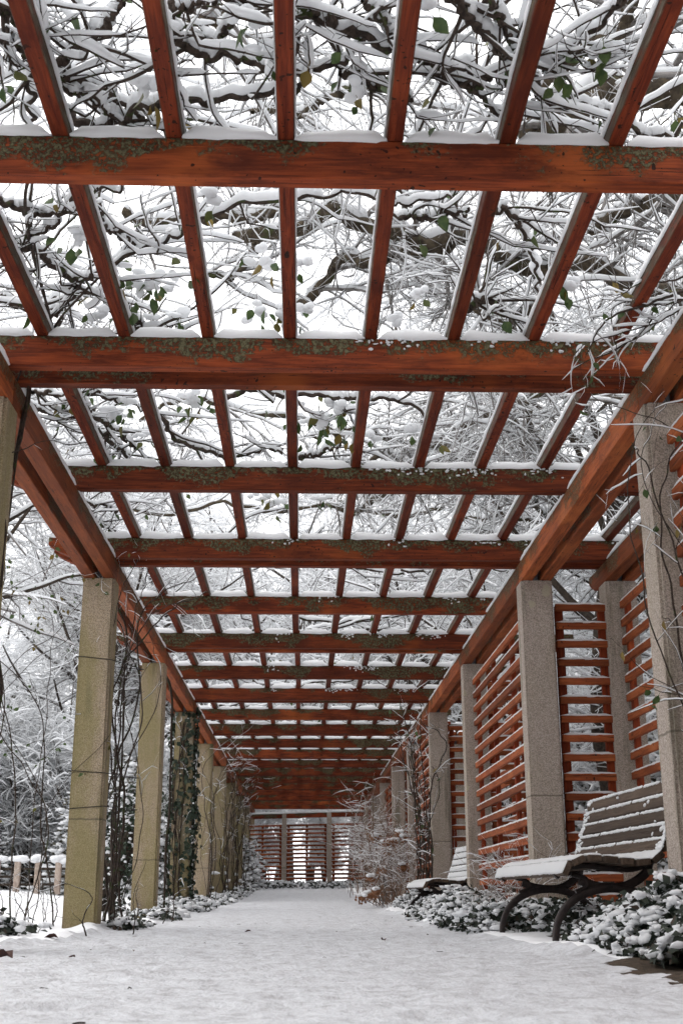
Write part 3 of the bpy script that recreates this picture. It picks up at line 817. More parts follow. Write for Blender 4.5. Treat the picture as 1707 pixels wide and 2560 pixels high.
# random arms over the further bays
fa = []
for _ in range(34):
    y = rv.uniform(10.6, 26); x = rv.uniform(-1.9, 1.2) if y < 18 else rv.uniform(-2, .6); a = rv.normal() * .5
    L = rv.uniform(.8, 2.4)
    fa.append(curve([(x, y, ZV), (x + L * .5 * math.cos(a), y + L * .5 * math.sin(a), ZV + rv.uniform(0, .15)), (x + L * math.cos(a), y + L * math.sin(a), ZV + .02)], 40, rv, .03))
build_vine('climbing_vine', 'tangled snowy vine lying over the far end of the pergola roof', fa, 47, [curve([(-1.55, 14.45, 0), (-1.53, 14.45, 1.5), (-1.57, 14.4, 2.6), (-1.95, 14.4, 3.0), (-1.9, 14.1, 3.3)], 40, rv, .015)], 7, 3, .028,
           [(np.array([x, y, ZV]), 4, .06) for x, y in ((-.6, 12.6), (.2, 13.2), (-1.0, 12.9), (-.4, 16.4), (.4, 16.9))])

# bundles of bare canes climbing at the posts -------------------------------------------------
def canes(name, label, base, n, spread, top_fn, seed, rad=.006, leafn=0, snow=.008, tw=6, group=None, mat=None, leafscale=.55, twl=(.12, .45)):
    rg = np.random.default_rng(seed)
    root = thing(name, label, 'vine' if 'vine' in name else 'shrub', tuple(base), group)
    cs = []
    for i in range(n):
        b = np.array([rg.normal() * spread[0], rg.normal() * spread[1], 0])
        pts = top_fn(rg, b)
        pl = np.linalg.norm(np.diff(np.asarray(pts), axis=0), axis=1).sum(); cs.append(curve(pts, 60, rg, .006 * min(pl, 3)))
    A = np.stack(cs); RA = rad * rg.uniform(.5, 1.6, (n, 1)) * np.linspace(1.1, .35, 60)[None]
    G, S = Geo(), Geo()
    G.add(*tubes(A, RA, 5, rg)); S.add(*snow_tubes(A, RA, np.full(n, snow), 4, rg, .45))
    B, RB = spawn(A, RA, tw, rg, (.2, 1), (25, 75), twl, 7, .12, .03, .55, .004, .4)
    G.add(*tubes(B, RB, 3, rg)); S.add(*snow_tubes(B, RB, np.full(len(B), snow * .8), 4, rg, .42))
    C, RC = spawn(B, RB, 2, rg, (.2, 1), (25, 75), (.05, .18), 3, .25, .0, .6, .002, .5)
    G.add(*tubes(C, RC, 3, rg)); S.add(*snow_tubes(C, RC, np.full(len(C), snow * .5), 3, rg, .42))
    stuff(obj('canes', G.mesh('canes', mat or M_vine), root)); stuff(obj('snow', S.mesh('snow', M_snow), root))
    for j in range(leafn):
        i = rg.integers(0, len(B)); put_leaf(root, B[i, rg.integers(2, 7)], rg, .5, leafscale)
    return root
canes('climbing_vine', 'thicket of bare dark vine canes climbing right beside the mossy concrete post', (-1.52, 10.62, 0), 9, (.06, .14),
      lambda r, b: [b, b + (r.normal() * .10, r.normal() * .15, .9), b + (r.normal() * .13 + .04, r.normal() * .2, 1.9), b + (r.normal() * .16 + .08, r.normal() * .25 - .1, 2.6), b + (r.normal() * .30 + .15, r.normal() * .3 - .2, 3.1 + r.normal() * .2)], 51, .0075, 8, .006, 8)
canes('rose_bush', 'tall arching rose bush with small green leaves left of a concrete post', (-2.12, 10.3, 0), 6, (.10, .16),
      lambda r, b: [b, b + (r.normal() * .12 - .05, r.normal() * .1, .9), b + (r.normal() * .22 - .15, r.normal() * .2, 1.8), b + (r.normal() * .35 - .30, r.normal() * .3, 2.5), b + (r.normal() * .5 - .45, r.normal() * .3, 2.75 + r.normal() * .25)], 53, .0055, 120, .005, 9, leafscale=.62)
canes('rose_bush', 'slender bare rose canes arching against the end of the trellis', (-2.35, 8.9, 0), 3, (.15, .2),
      lambda r, b: [b, b + (r.normal() * .12, r.normal() * .1, .8), b + (r.normal() * .2 - .1, 0, 1.6), b + (r.normal() * .4 - .2, 0, 2.3), b + (r.normal() * .5 - .1, 0, 2.5)], 54, .004, 20, .005, 6, leafscale=.6)
canes('climbing_vine', 'dark vine stems pressed to the mossy post under the beam corner', (-1.66, 6.50, 0), 3, (.02, .04),
      lambda r, b: [b, b + (r.normal() * .03 + .02, 0, 1.0), b + (r.normal() * .03, r.normal() * .05, 2.0), b + (r.normal() * .05, -.1, 2.9), b + (.1, -.2, 3.2)], 55, .008, 0, .005, 3)
# frosted rose over the near right post: canes arch in from the outer side
canes('climbing_rose', 'frosted thorny rose canes arching across the pale concrete post by the bench', (1.93, 5.98, 0), 5, (.05, .06),
      lambda r, b: [b, b + (r.normal() * .06, -.02 + r.normal() * .05, .8), b + (r.normal() * .10 - .03, -.05 + r.normal() * .08, 1.7), b + (r.normal() * .10 - .06, r.normal() * .1, 2.4), b + (r.normal() * .22 - .20, r.normal() * .2 + .15, 2.75 + r.normal() * .15)], 57, .0055, 22, .007, 7, leafscale=.7, twl=(.15, .5))
canes('climbing_rose', 'snow-lined rose shoots trailing from the roof corner over the longitudinal beam', (1.80, 5.55, 3.0), 6, (.05, .1),
      lambda r, b: [b + (.2, -.1, .15), b + (.05, .1, .18 + r.normal() * .05), b + (-.15 + r.normal() * .1, .25, .08 + r.normal() * .08), b + (-.32 + r.normal() * .1, .4, -.06 + r.normal() * .08)], 58, .006, 14, .013, 5, leafscale=.75, twl=(.1, .3))
# far posts on the left
for j, (k, n) in enumerate(((4, 6), (5, 8), (6, 8), (7, 6))):
    canes('climbing_vine', ['bare vine winding up the post with a pale streak', 'snow-flecked vine on a post halfway down the pergola', 'snow-flecked vine crossing a dark post far down the pergola', 'thin snowy vine on the last concrete post'][j],
          (-1.55, Y0 + SP * k - .05, float(ground_z(-1.6, Y0 + SP * k))), n, (.06, .05),
          lambda r, b: [b, b + (r.normal() * .08, -.03, .8), b + (r.normal() * .1 + .03, -.05, 1.7), b + (r.normal() * .15 + .1, -.05, 2.4), b + (r.normal() * .35 + .4, r.normal() * .2, 2.85 + r.normal() * .15)], 60 + j, .008, 4, .008, 6)

# ivy-clad post --------------------------------------------------------------------------------
def ivy_post(k, seed):
    rg = np.random.default_rng(seed); yp = Y0 + SP * k
    root = thing('ivy', 'dark green ivy wrapped round a yellowish concrete post', 'ivy', (XL, yp + PW / 2, float(ground_z(XL, yp))))
    N = 1500; z = rg.uniform(0, 2.85, N); a = rg.uniform(0, 4, N)
    f = a.astype(int); s = (a - f) - .5; h = PW / 2 + .012 + np.abs(rg.normal(size=N)) * .035
    keep = ~((f == 0) & (np.abs(s + .12) < .24) & (z < 1.3) & (rg.random(N) < .93)) & ~((f == 0) & (z > 1.5) & (s < .1) & (rg.random(N) < .75))
    x = np.select([f == 0, f == 1, f == 2, f == 3], [s * PW * 1.15, h, s * PW * 1.15, -h]); y = np.select([f == 0, f == 1, f == 2, f == 3], [-h, s * PW * 1.15, h, s * PW * 1.15])
    bulge = np.exp(-((z - 1.25) / .25) ** 2) * .05 * (x > 0); x = x + bulge
    C = np.stack([x, y, z], -1)[keep]
    D = np.stack([rg.normal(size=len(C)) * .5, rg.normal(size=len(C)) * .5, -np.ones(len(C))], -1)
    nr = np.select([(f == 0)[keep][:, None], (f == 1)[keep][:, None], (f == 2)[keep][:, None], (f == 3)[keep][:, None]], [np.array([0, -1., 0]), np.array([1., 0, 0]), np.array([0, 1., 0]), np.array([-1., 0, 0])]) + rg.normal(size=(len(C), 3)) * .35
    G = Geo(); G.add(*leaves(C, D, rg.uniform(.05, .10, len(C)), rg.uniform(.05, .085, len(C)), rg, .1, .1, nr))
    stuff(obj('leaves', G.mesh('leaves', M_ivy, False), root))
    S = Geo(); cs = []
    for i in range(9):
        sx = rg.choice([-1, 1]); px = sx * (PW / 2 + .02) if i % 2 else rg.uniform(-.1, .1); py = rg.uniform(-.1, .1) if i % 2 else -PW / 2 - .02
        cs.append(curve([(px, py, 0), (px + rg.normal() * .03, py, .8), (px + rg.normal() * .03, py, 1.7), (px + rg.normal() * .06, py, 2.6)], 40, rg, .02))
    A = np.stack(cs); RA = np.full((9, 40), .008); S.add(*tubes(A, RA, 5, rg))
    B, RB = spawn(A, RA, 8, rg, (.1, 1), (30, 80), (.1, .4), 6, .25, .02, .5, .003); S.add(*tubes(B, RB, 3, rg))
    obj('stems', S.mesh('stems', M_vine), root)
    W = Geo(); W.add(*snow_tubes(B, RB, np.full(len(B), .007), 4, rg, .35))
    i = rg.integers(0, len(C), 90); W.add(*blobs(C[i] + [0, 0, .01], np.stack([rg.uniform(.01, .022, 90), rg.uniform(.01, .02, 90), rg.uniform(.005, .01, 90)], -1), rg)); stuff(obj('snow', W.mesh('snow', M_snow), root))
ivy_post(3, 70)
# wire ties round the mossy post and its vine
for z, dz, wl_ in ((.92, .02, 'lowest thin wire tying vine canes to the mossy post'), (1.22, -.02, 'middle thin wire tying vine canes to the mossy post'), (2.15, -.03, 'topmost thin wire tying vine canes to the mossy post')):
    c = np.array([(XL - .145, Y0 + SP - .008, z), (XL + .14, Y0 + SP - .008, z + dz), (XL + .35, Y0 + SP + .45, z + dz), (XL + .1, Y0 + SP + .5, z), (XL - .145, Y0 + SP + .28, z), (XL - .147, Y0 + SP - .006, z)])
    G = Geo(); G.add(*tubes(c[None], np.full((1, 6), .0035), 5)); o = obj('wire_tie', G.mesh('wire_tie', M_wire)); tag(o, wl_, 'wire', 'wires round the mossy post')

# ------------------------------------------------------------------ snow-covered ground ivy and low shrubs
def ivy_patch(name, label, fn, n, leaf, lump, seed, mat=M_cover, cover=.7, cat='ground cover', ico=ICO1):
    """fn(rng,n) -> points on the mound surface; leaves below, lumps of snow on top"""
    rg = np.random.default_rng(seed); P = fn(rg, n); loc = np.array([P[:, 0].mean(), P[:, 1].mean(), float(P[:, 2].min())]); P = P - loc
    G = Geo()
    for j in range(2):
        D = norm(np.stack([rg.normal(size=n), rg.normal(size=n), rg.normal(size=n) * .6 - .25], -1))
        G.add(*leaves(P + rg.normal(size=P.shape) * leaf * .4 - [0, 0, leaf * .5 * j], D, rg.uniform(.7, 1.3, n) * leaf, rg.uniform(.6, 1.0, n) * leaf, rg, .15, .1, np.array([0, 0, 1.0]) + rg.normal(size=(n, 3)) * .5))
    m = int(n * cover); cl = rg.permutation(n)[: max(4, m // 3)]; i = rg.choice(cl, m)
    Q = P[i] + rg.normal(size=(m, 3)) * np.array([lump * 1.1, lump * 1.1, lump * .25]) + [0, 0, leaf * .18]
    sz = lump * np.clip(rg.lognormal(-.1, .4, m), .4, 1.7)
    S = np.stack([sz * rg.uniform(.8, 1.5, m), sz * rg.uniform(.5, .9, m), sz * rg.uniform(.35, .6, m)], -1)
    W = Geo(); W.add(*blobs(Q, S, rg, ico, .16, .4))
    root = thing(name, label, cat, tuple(loc))
    stuff(obj('leaves', G.mesh('leaves', mat, False), root)); stuff(obj('snow', W.mesh('snow', M_snow), root))
    return root
def mound(x0, x1, y0, y1, h, seed, edge=.25, rough=.35):
    def fn(rg, n):
        x = rg.uniform(x0, x1, n); y = rg.uniform(y0, y1, n)
        e = np.minimum.reduce([(x - x0) / edge, (x1 - x) / edge, (y - y0) / edge, (y1 - y) / edge]); e = np.clip(e + .25 * _waves(x, y, seed, 6), 0, 1) ** .6
        z = ground_z(x, y) + h * e * (1 + rough * _waves(x, y, seed + 1, 5)) * rg.uniform(.72, 1.0, n)
        k = e > .08
        return np.stack([x, y, np.maximum(z, ground_z(x, y) + .01)], -1)[k]
    def pick(rg, n):
        p = fn(rg, int(n * 1.3))[:n]
        while len(p) < n: p = np.concatenate([p, p[:n - len(p)] + rg.normal(size=(min(len(p), n - len(p)), 3)) * .02])
        return p
    return pick
ivy_patch('ground_ivy', 'large snow-heaped dark ivy mound beside the near bench and bare soil', mound(1.30, 2.35, 4.35, 6.35, .25, 80, .3, .18), 5000, .046, .0215, 81, cover=.95)
ivy_patch('ground_ivy', 'low snowy ivy lying under and behind the near bench', mound(1.50, 2.55, 6.35, 9.9, .20, 82), 3400, .045, .020, 83, cover=.75)
ivy_patch('ground_ivy', 'snow-covered ivy bank between the two benches', mound(1.12, 1.95, 8.35, 14.2, .22, 84), 5000, .043, .0235, 85, cover=1.0)
ivy_patch('ground_ivy', 'snowy ivy strip beyond the fully snowed bench', mound(1.30, 2.4, 14.2, 19.0, .20, 86), 3200, .042, .024, 87, cover=.85)
ivy_patch('ground_ivy', 'small dark snow-capped ivy clump at the left path edge', mound(-2.7, -1.72, 7.0, 9.0, .13, 88), 750, .06, .032, 89)
ivy_patch('ground_ivy', 'little snowy ivy tuft at the foot of the mossy post', mound(-1.62, -1.30, 10.25, 11.6, .10, 90), 220, .05, .024, 91)
ivy_patch('ground_ivy', 'snowy leaf tuft at the foot of the second post', mound(-1.95, -1.30, 13.4, 15.6, .11, 92), 420, .05, .03, 93)
ivy_patch('ground_ivy', 'snowy leaf tuft at the foot of the ivy-clad post', mound(-2.2, -1.28, 17.0, 20.4, .14, 94), 700, .05, .035, 95)
ivy_patch('ground_ivy', 'snowy leaf strip along the far left posts', mound(-2.0, -1.30, 21.0, 37, .12, 96), 1100, .06, .045, 97)
ivy_patch('ground_ivy', 'snowy leaf litter heaped under the end screen', mound(-2.2, 2.4, 37.6, 40.6, .12, 98), 900, .07, .05, 99)

# hydrangea and rose thicket on the right, beyond the second bench
canes('rose_bush', 'dense brown twiggy rose thicket filling the right side of the far pergola', (1.45, 25.5, float(ground_z(1.4, 25))), 55, (.16, 3.0),
      lambda r, b: [b, b + (r.normal() * .12 - .03, r.normal() * .2, .7 + r.random() * .3), b + (r.normal() * .22 - .08, r.normal() * .3, 1.0 + r.random() * .5), b + (r.normal() * .35 - .12, r.normal() * .4, 1.2 + r.random() * .9)], 100, .007, 0, .0065, 10, mat=M_drytwig, twl=(.15, .5))
canes('rose_bush', 'low tangle of pale dry stems in front of the rose thicket', (1.38, 20.3, float(ground_z(1.3, 20))), 50, (.16, 1.0),
      lambda r, b: [b, b + (r.normal() * .1, r.normal() * .15, .35), b + (r.normal() * .2 - .05, r.normal() * .2, .6 + r.random() * .2), b + (r.normal() * .3 - .1, r.normal() * .2, .7 + r.random() * .35)], 101, .006, 0, .006, 12, mat=M_drytwig, twl=(.15, .4))
canes('climbing_vine', 'bare leafy vine twisting up the trellis past the second bench', (1.80, 18.3, .05), 14, (.08, .5),
      lambda r, b: [b, b + (r.normal() * .06, r.normal() * .2, .8), b + (r.normal() * .08, r.normal() * .3, 1.6), b + (r.normal() * .1 - .05, r.normal() * .3, 2.3), b + (r.normal() * .15 - .1, r.normal() * .4, 2.6 + r.random() * .4)], 102, .010, 22, .010, 10, leafscale=1.1)
canes('dry_shrub', 'small dry twiggy shrub beside the near trellis foot', (1.62, 9.7, 0), 26, (.16, .5),
      lambda r, b: [b, b + (r.normal() * .05, r.normal() * .05, .2), b + (r.normal() * .12, r.normal() * .12, .38), b + (r.normal() * .2, r.normal() * .2, .45 + r.random() * .15)], 103, .003, 0, .004, 8, mat=M_drytwig, twl=(.08, .25))
for j, (x0, n) in enumerate(((-2.5, 22), (-3.6, 26), (-2.2, 16))):
    canes('dry_shrub', ['bare stubby twigs poking from the snow by the path edge', 'sparse bare stalks standing in the snowy bed', 'bare stalks in the snow between the first two posts'][j], (x0, (9.2, 11.5, 12.4)[j], float(ground_z(x0, 11))), n, (.5, .7),
          lambda r, b: [b, b + (r.normal() * .03, 0, .12), b + (r.normal() * .07, r.normal() * .05, .26), b + (r.normal() * .12, r.normal() * .1, .34 + r.random() * .15)], 110 + j, .004, 0, .0025, 3, mat=M_bark, twl=(.06, .18))
rh = np.random.default_rng(120)
hyd = thing('hydrangea', 'hydrangea with faded brown flower heads capped in snow', 'shrub', (1.33, 20.6, float(ground_z(1.3, 20.6))))
hp = [at_y(x, y, yy) - np.array(hyd.location[:]) for x, y, yy in ((938, 2096, 20.4), (962, 2112, 20.2), (1000, 2086, 20.6), (978, 2107, 20.4), (1014, 2098, 20.5), (940, 2232, 18.6), (904, 2246, 19.0), (975, 2135, 20), (930, 2198, 19.6), (958, 2178, 19.2), (1008, 2170, 19.5), (985, 2110, 20.8), (925, 2240, 19.5))]
HS = []
for p in hp:
    n = 46; d = norm(rh.normal(size=(n, 3))); C = p + d * np.array([.075, .075, .055])
    G = Geo(); G.add(*leaves(C, d + rh.normal(size=d.shape) * .6, np.full(n, .04), np.full(n, .035), rh, .1, .0, d)); G.add(*blobs(p[None], np.array([[.06, .06, .042]]), rh, ICO2, .1, 0))
    fh = obj('flower_head', G.mesh('flower_head', M_dry, False), hyd)
    W = Geo(); W.add(*blobs(p + [0, 0, .055] + rh.normal(size=(5, 3)) * [.03, .03, .006], np.stack([rh.uniform(.035, .06, 5), rh.uniform(.035, .05, 5), rh.uniform(.02, .035, 5)], -1), rh, ICO2, .07, .2)); obj('snow_cap', W.mesh('snow_cap', M_snow), fh)
    HS.append(curve([(p[0] * .3 + rh.normal() * .05, p[1] * .6, 0), (p[0] * .7, p[1] * .9, p[2] * .5), tuple(p)], 16, rh, .01))
G = Geo(); A = np.stack(HS); RA = np.full((len(A), 16), .006); G.add(*tubes(A, RA, 5)); obj('stems', G.mesh('stems', M_twig), hyd)

# ------------------------------------------------------------------ trees
def limb_radii(n, m, r0, r1): return np.linspace(1, 0, m)[None] ** .8 * (np.asarray(r0)[:, None] - r1) + r1
def finish_tree(root, A, RA, B, RB, rg, tw=(12, 6), twl=(.35, .9), fl=(.12, .38), droop=.05, snow=(.05, .02, .012, .007), keep=None, trunk=None, mat=M_moss_bark, tr2=.0034, fk=2):
    """trunk / limbs A, branches B, then twigs and fine twigs; returns the meshes"""
    GT, GC, S = Geo(), Geo(), Geo()
    if trunk is not None: GT.add(*tubes(trunk[0], trunk[1], 12, rg))
    GT.add(*tubes(A, RA, 9, rg)); S.add(*snow_tubes(A, RA, RA.mean(1) * .8 + .012, 6, rg, .2))
    GC.add(*tubes(B, RB, 5, rg)); S.add(*snow_tubes(B, RB, np.full(len(B), snow[1]), 5, rg, .2))
    C, RC = spawn(B, RB, tw[0], rg, (.1, 1), (25, 75), twl, 5, .24, droop, .55, .008, .35, keep=keep)
    GC.add(*tubes(C, RC, 3, rg)); S.add(*snow_tubes(C, RC, np.full(len(C), snow[2]), 4, rg, .25))
    D, RD = spawn(C, RC, tw[1], rg, (.1, 1), (20, 70), fl, fk, .25, droop * 2.5, .6, tr2, .5, keep=keep)
    GC.add(*tubes(D, RD, 3, rg)); S.add(*snow_tubes(D, RD, np.full(len(D), snow[3]), 3, rg, .25))
    return GT.mesh('trunk', mat), GC.mesh('crown', M_twig), S.mesh('snow', M_snow)
def tree_parts(root, ms):
    for nm, m in zip(('trunk', 'crown', 'snow'), ms): obj(nm, m, root)

# the big old tree on the right whose limbs reach over the roof
rt_ = np.random.default_rng(201)
TB = np.array([6.6, 10.5, 0.0])
ZT = 5.4
limbs_px = [
    (R4([(-520, 330), (-260, 260), (-60, 170), (0, 190), (100, 240), (230, 270), (400, 270), (540, 290), (650, 345), (760, 420), (900, 440), (1050, 400), (1160, 375), (1310, 460), (1500, 560), (1800, 660)]), ZT, .075),
    (R4([(-200, 560), (-100, 480), (0, 430), (140, 350), (280, 335), (420, 290), (540, 292)]), ZT + .1, .055),
    (R6([(330, 480), (400, 450), (520, 350), (690, 210), (860, 150), (1000, 140), (1200, 190), (1600, 300)]), ZT + .5, .065),
    (R6([(380, 470), (450, 460), (560, 440), (650, 330), (760, 240)]), ZT + .4, .05),
    (R2([(820, 590), (900, 570), (1000, 520), (1230, 430), (1500, 380), (1800, 420)]), ZT - .3, .10),
    (R2([(900, 380), (1100, 200), (1270, 140), (1360, 0), (1400, -120)]), ZT + .2, .045),
    (R6([(60, 470), (110, 455), (200, 435), (310, 460), (420, 440), (520, 350)]), ZT + .5, .045),
    (R6([(-60, 680), (60, 680), (130, 650), (220, 590), (330, 520)]), ZT + .3, .05),
    (R6([(850, 390), (800, 300), (760, 240)]), ZT - .1, .03), (R6([(910, 370), (870, 260), (840, 190)]), ZT - .1, .03), (R6([(850, 395), (915, 370), (990, 330)]), ZT - .1, .035),
    (R6([(890, 610), (900, 690), (940, 740), (990, 650), (1010, 630)]), ZT + .6, .045), (R6([(560, 760), (680, 720), (760, 715), (900, 740)]), ZT + .6, .03),
    (R5([(640, 230), (800, 190), (950, 170), (1100, 240), (1330, 300), (1560, 330)]), ZT + .6, .03), (R5([(520, 660), (760, 690), (1000, 650), (1250, 660), (1560, 620)]), ZT + .8, .03), (R6([(-60, 640), (100, 700), (280, 690), (480, 640)]), ZT + .9, .03), (R6([(-120, 330), (60, 300), (240, 330), (420, 260)]), ZT + .7, .028),
    (R4([(560, 620), (640, 590), (720, 610), (860, 560)]), ZT - .3, .03), (R4([(1130, 250), (1300, 210), (1480, 80)]), ZT, .05), (R4([(600, 480), (680, 560), (760, 620), (800, 700)]), ZT, .028),
    (R3([(900, 400), (1050, 420), (1150, 330), (1180, 230)]), ZT + .3, .03), (R1([(780, 60), (900, 70), (1040, 60), (1200, -20)]), ZT, .028),
    (R2([(-400, 520), (-200, 480), (0, 460), (200, 380)]), ZT + .4, .028), (R3([(560, 180), (700, 200), (900, 190), (1100, 210), (1300, 180)]), ZT + .6, .05)]
LA, LR = [], []
for p, z, r in limbs_px:
    c = px_arm(p, z, 70, .03, rt_, .12); LA.append(c); LR.append(r)
joins = []
for e, m, r in ((LA[0][-1], (5.6, 9.6, 6.0), .12), (LA[2][-1], (5.2, 11.0, 6.2), .10), (LA[4][-1], (5.0, 7.0, 5.6), .13), (LA[5][-1], (4.5, 5.2, 6.4), .09), (LA[18][-1], (5.0, 8.6, 6.4), .10)):
    joins.append((curve([e, (np.array(m) + e) / 2 + [0, 0, .15], m, TB + [-.1, 0, 4.6]], 70, rt_, .03), r))
A = np.stack(LA) - TB; RA = np.array(LR)[:, None] * (.72 + .28 * np.linspace(0, 1, 70))[None] * (1 + .06 * rt_.normal(size=(len(LA), 70)))
J = np.stack([j[0] for j in joins]) - TB; RJ = np.array([j[1] for j in joins])[:, None] * np.linspace(.8, 1.5, 70)[None]
trunk = curve([(0, 0, -.2), (.05, 0, 1.5), (-.1, .1, 3.5), (-.1, 0, 5.5), (.2, .1, 8), (.3, .2, 10.5)], 40, rt_, .03)
RTk = np.interp(np.linspace(0, 1, 40), [0, .1, .5, 1], [.48, .36, .27, .05])
# extra procedural limbs from the trunk
top, rtop = spawn(trunk[None], RTk[None], 9, rt_, (.45, .95), (45, 80), (2.5, 4.5), 70, .05, -.01, .5, .11, .3)
A2, RA2 = np.concatenate([A, J, top]), np.concatenate([RA, RJ, rtop])
kp = lambda q: ((q + TB)[:, 2] > ZR + .35)
Bq, RBq = spawn(np.concatenate([A, top]), np.concatenate([RA, rtop]), 9, rt_, (.05, 1), (30, 80), (.6, 1.9), 12, .15, .02, .45, .022, .3, keep=kp)
root = thing('old_tree', 'big old tree on the right, its dark snow-topped limbs reaching over the roof', 'tree', tuple(TB))
tree_parts(root, finish_tree(root, A2, RA2, Bq, RBq, rt_, (11, 5), (.3, .9), (.10, .34), .06, (.05, .024, .012, .0065), kp, (trunk[None], RTk[None])))

def generic_tree(seed, H, r0, nl, nb, tw, spread=1.0, droop=.03, base=.25, twl=(.4, 1.0), fl=(.15, .4), snow=(.05, .024, .014, .009), keep=None, tr2=.004, fk=2):
    rg = np.random.default_rng(seed)
    trunk = curve([(0, 0, -.3), (rg.normal() * .1, rg.normal() * .1, H * .25), (rg.normal() * .3, rg.normal() * .3, H * .55), (rg.normal() * .5, rg.normal() * .5, H * .97)], 30, rg, .04)
    RTk = r0 * np.interp(np.linspace(0, 1, 30), [0, .06, .5, 1], [1.5, 1, .6, .06])
    A, RA = spawn(trunk[None], RTk[None], nl, rg, (base, .97), (30, 68), (H * .26 * spread, H * .48 * spread), 24, .07, -.015, .5, r0 * .5, .2, lscale=lambda t: 1.15 - .65 * t)
    B, RB = spawn(A, RA, nb, rg, (.15, 1), (30, 70), (.8, 2.2), 9, .14, droop, .5, .03, .25)
    return finish_tree(None, A, RA, B, RB, rg, tw, twl, fl, droop, snow, keep, (trunk[None], RTk[None]), mat=M_bark, tr2=tr2, fk=fk)
# left tree reaching over the roof from the other side
lt = np.array([-4.6, 9.2, 0.0])
kl = lambda q: ((q + lt)[:, 2] > ZR + .45)
root = thing('leaning_tree', 'finely twigged tree left of the pergola, snow on every spray', 'tree', tuple(lt))
tree_parts(root, generic_tree(203, 8.6, .20, 17, 9, (10, 5), 1.35, .05, .36, (.35, .95), (.12, .36), (.05, .026, .013, .007), kl, .0034))
# wood behind
TYPES = [generic_tree(211, 13, .24, 22, 8, (8, 4), 1.0, .03, .2, (.6, 1.5), (.25, .6), (.06, .038, .026, .017), None, .006, 2),
         generic_tree(212, 10, .16, 22, 8, (8, 4), 1.0, .05, .15, (.5, 1.2), (.2, .5), (.06, .036, .024, .015), None, .006, 2)]
TYPES.append(generic_tree(213, 10, .17, 20, 9, (10, 5), 1.35, .06, .40, (.4, 1.1), (.15, .45), (.05, .028, .014, .008), (lambda q: q[:, 2] > 4.0), .004, 2))
def shrub_type(seed, H, n, tw):
    rg = np.random.default_rng(seed); cs = []
    for i in range(n):
        a = rg.uniform(0, 6.28); r = H * rg.uniform(.1, .5)
        cs.append(curve([(rg.normal() * .15, rg.normal() * .15, -.1), (r * .3 * math.cos(a), r * .3 * math.sin(a), H * .35), (r * .7 * math.cos(a), r * .7 * math.sin(a), H * .7), (r * math.cos(a), r * math.sin(a), H * rg.uniform(.75, 1.05))], 24, rg, .05))
    A = np.stack(cs); RA = np.linspace(.022, .006, 24)[None] * rg.uniform(.6, 1.4, (n, 1))
    B, RB = spawn(A, RA, 9, rg, (.15, 1), (25, 65), (.4, 1.1), 8, .14, .02, .6, .010, .4)
    return finish_tree(None, A, RA, B, RB, rg, tw, (.25, .7), (.12, .35), .02, (.03, .026, .020, .014), None, None, mat=M_bark, tr2=.0045, fk=2)
SHR = shrub_type(221, 3.4, 26, (8, 4))
def ever_type(seed, rx, rz, n):
    rg = np.random.default_rng(seed)
    # clumps on a lumpy dome; each clump = leaves with drooping snow pads
    K = 170; d = norm(rg.normal(size=(K, 3))); d[:, 2] = np.abs(d[:, 2]) * 1.1 - .10; d = norm(d)
    cc = d * np.array([rx, rx, rz]) * rg.uniform(.68, 1.05, (K, 1)); cc[:, 2] = np.maximum(cc[:, 2], .1)
    idx = rg.integers(0, K, n); P = cc[idx] + rg.normal(size=(n, 3)) * np.array([.24, .24, .17])
    D = norm(np.stack([rg.normal(size=n), rg.normal(size=n), -.4 + rg.normal(size=n) * .5], -1) + d[idx] * .6)
    G = Geo(); G.add(*leaves(P, D, rg.uniform(.09, .16, n), rg.uniform(.05, .08, n), rg, .15, .15))
    m = int(n * .8); i = rg.permutation(n)[:m]; s = np.clip(rg.lognormal(0, .4, m), .4, 2) * .048
    W = Geo(); W.add(*blobs(P[i] + D[i] * .05 + [0, 0, .03], np.stack([s * rg.uniform(1.0, 2.0, m), s * rg.uniform(.6, 1.0, m), s * rg.uniform(.35, .6, m)], -1), rg, ICO1, .2, .7))
    St = Geo(); A = np.stack([curve([(rg.normal() * .1, rg.normal() * .1, -.1), cc[j] * .5 + rg.normal(size=3) * .1, cc[j]], 12, rg, .03) for j in range(60)]); St.add(*tubes(A, np.full((60, 12), .016), 4, rg))
    return St.mesh('trunk', M_bark), G.mesh('crown', M_ever, False), W.mesh('snow', M_snow)
EVG = [ever_type(231, 1.5, 2.6, 6000), ever_type(232, 1.9, 1.9, 6000)]
def place(kind, ms, x, y, s, rz, label, cat, group, names=('trunk', 'crown', 'snow'), sz=None):
    root = thing(kind, label, cat, (x, y, float(ground_z(x, y)) - .05), group, rz); root.scale = (s, s, sz or s)
    for nm, m in zip(names, ms):
        o = obj(nm, m, root)
        if kind == 'evergreen_shrub' and nm == 'crown': stuff(o)
rp = np.random.default_rng(301)
def where(x): return ('behind the left posts', 'left') if x < -2 else (('behind the trellis side', 'right') if x > 2.9 else ('beyond the end screen', 'end'))
big = [(-13, 52, 1), (-8, 50, 1.2), (-4.6, 39, 1.15), (-4.5, 31, .85), (4.9, 32, .95), (4.6, 41, 1.25), (-1.2, 51, 1.45), (2.4, 57, 1.6), (6.5, 50, 1.4), (10, 45, 1.1), (8.5, 34, 1), (13, 27, 1), (10, 19, 1), (15, 38, 1), (-4, 62, 1.6), (12, 64, 1.3), (13, 12.5, 1), (-17, 60, 1)]
for x, y, sc0 in big:
    w = where(x); place('bare_tree', TYPES[0], x + rp.normal() * .5, y + rp.normal() * .5, sc0, rp.uniform(0, 6.28), 'tall bare tree frosted with snow, ' + w[0], 'tree', 'bare trees of the wood, ' + w[1])
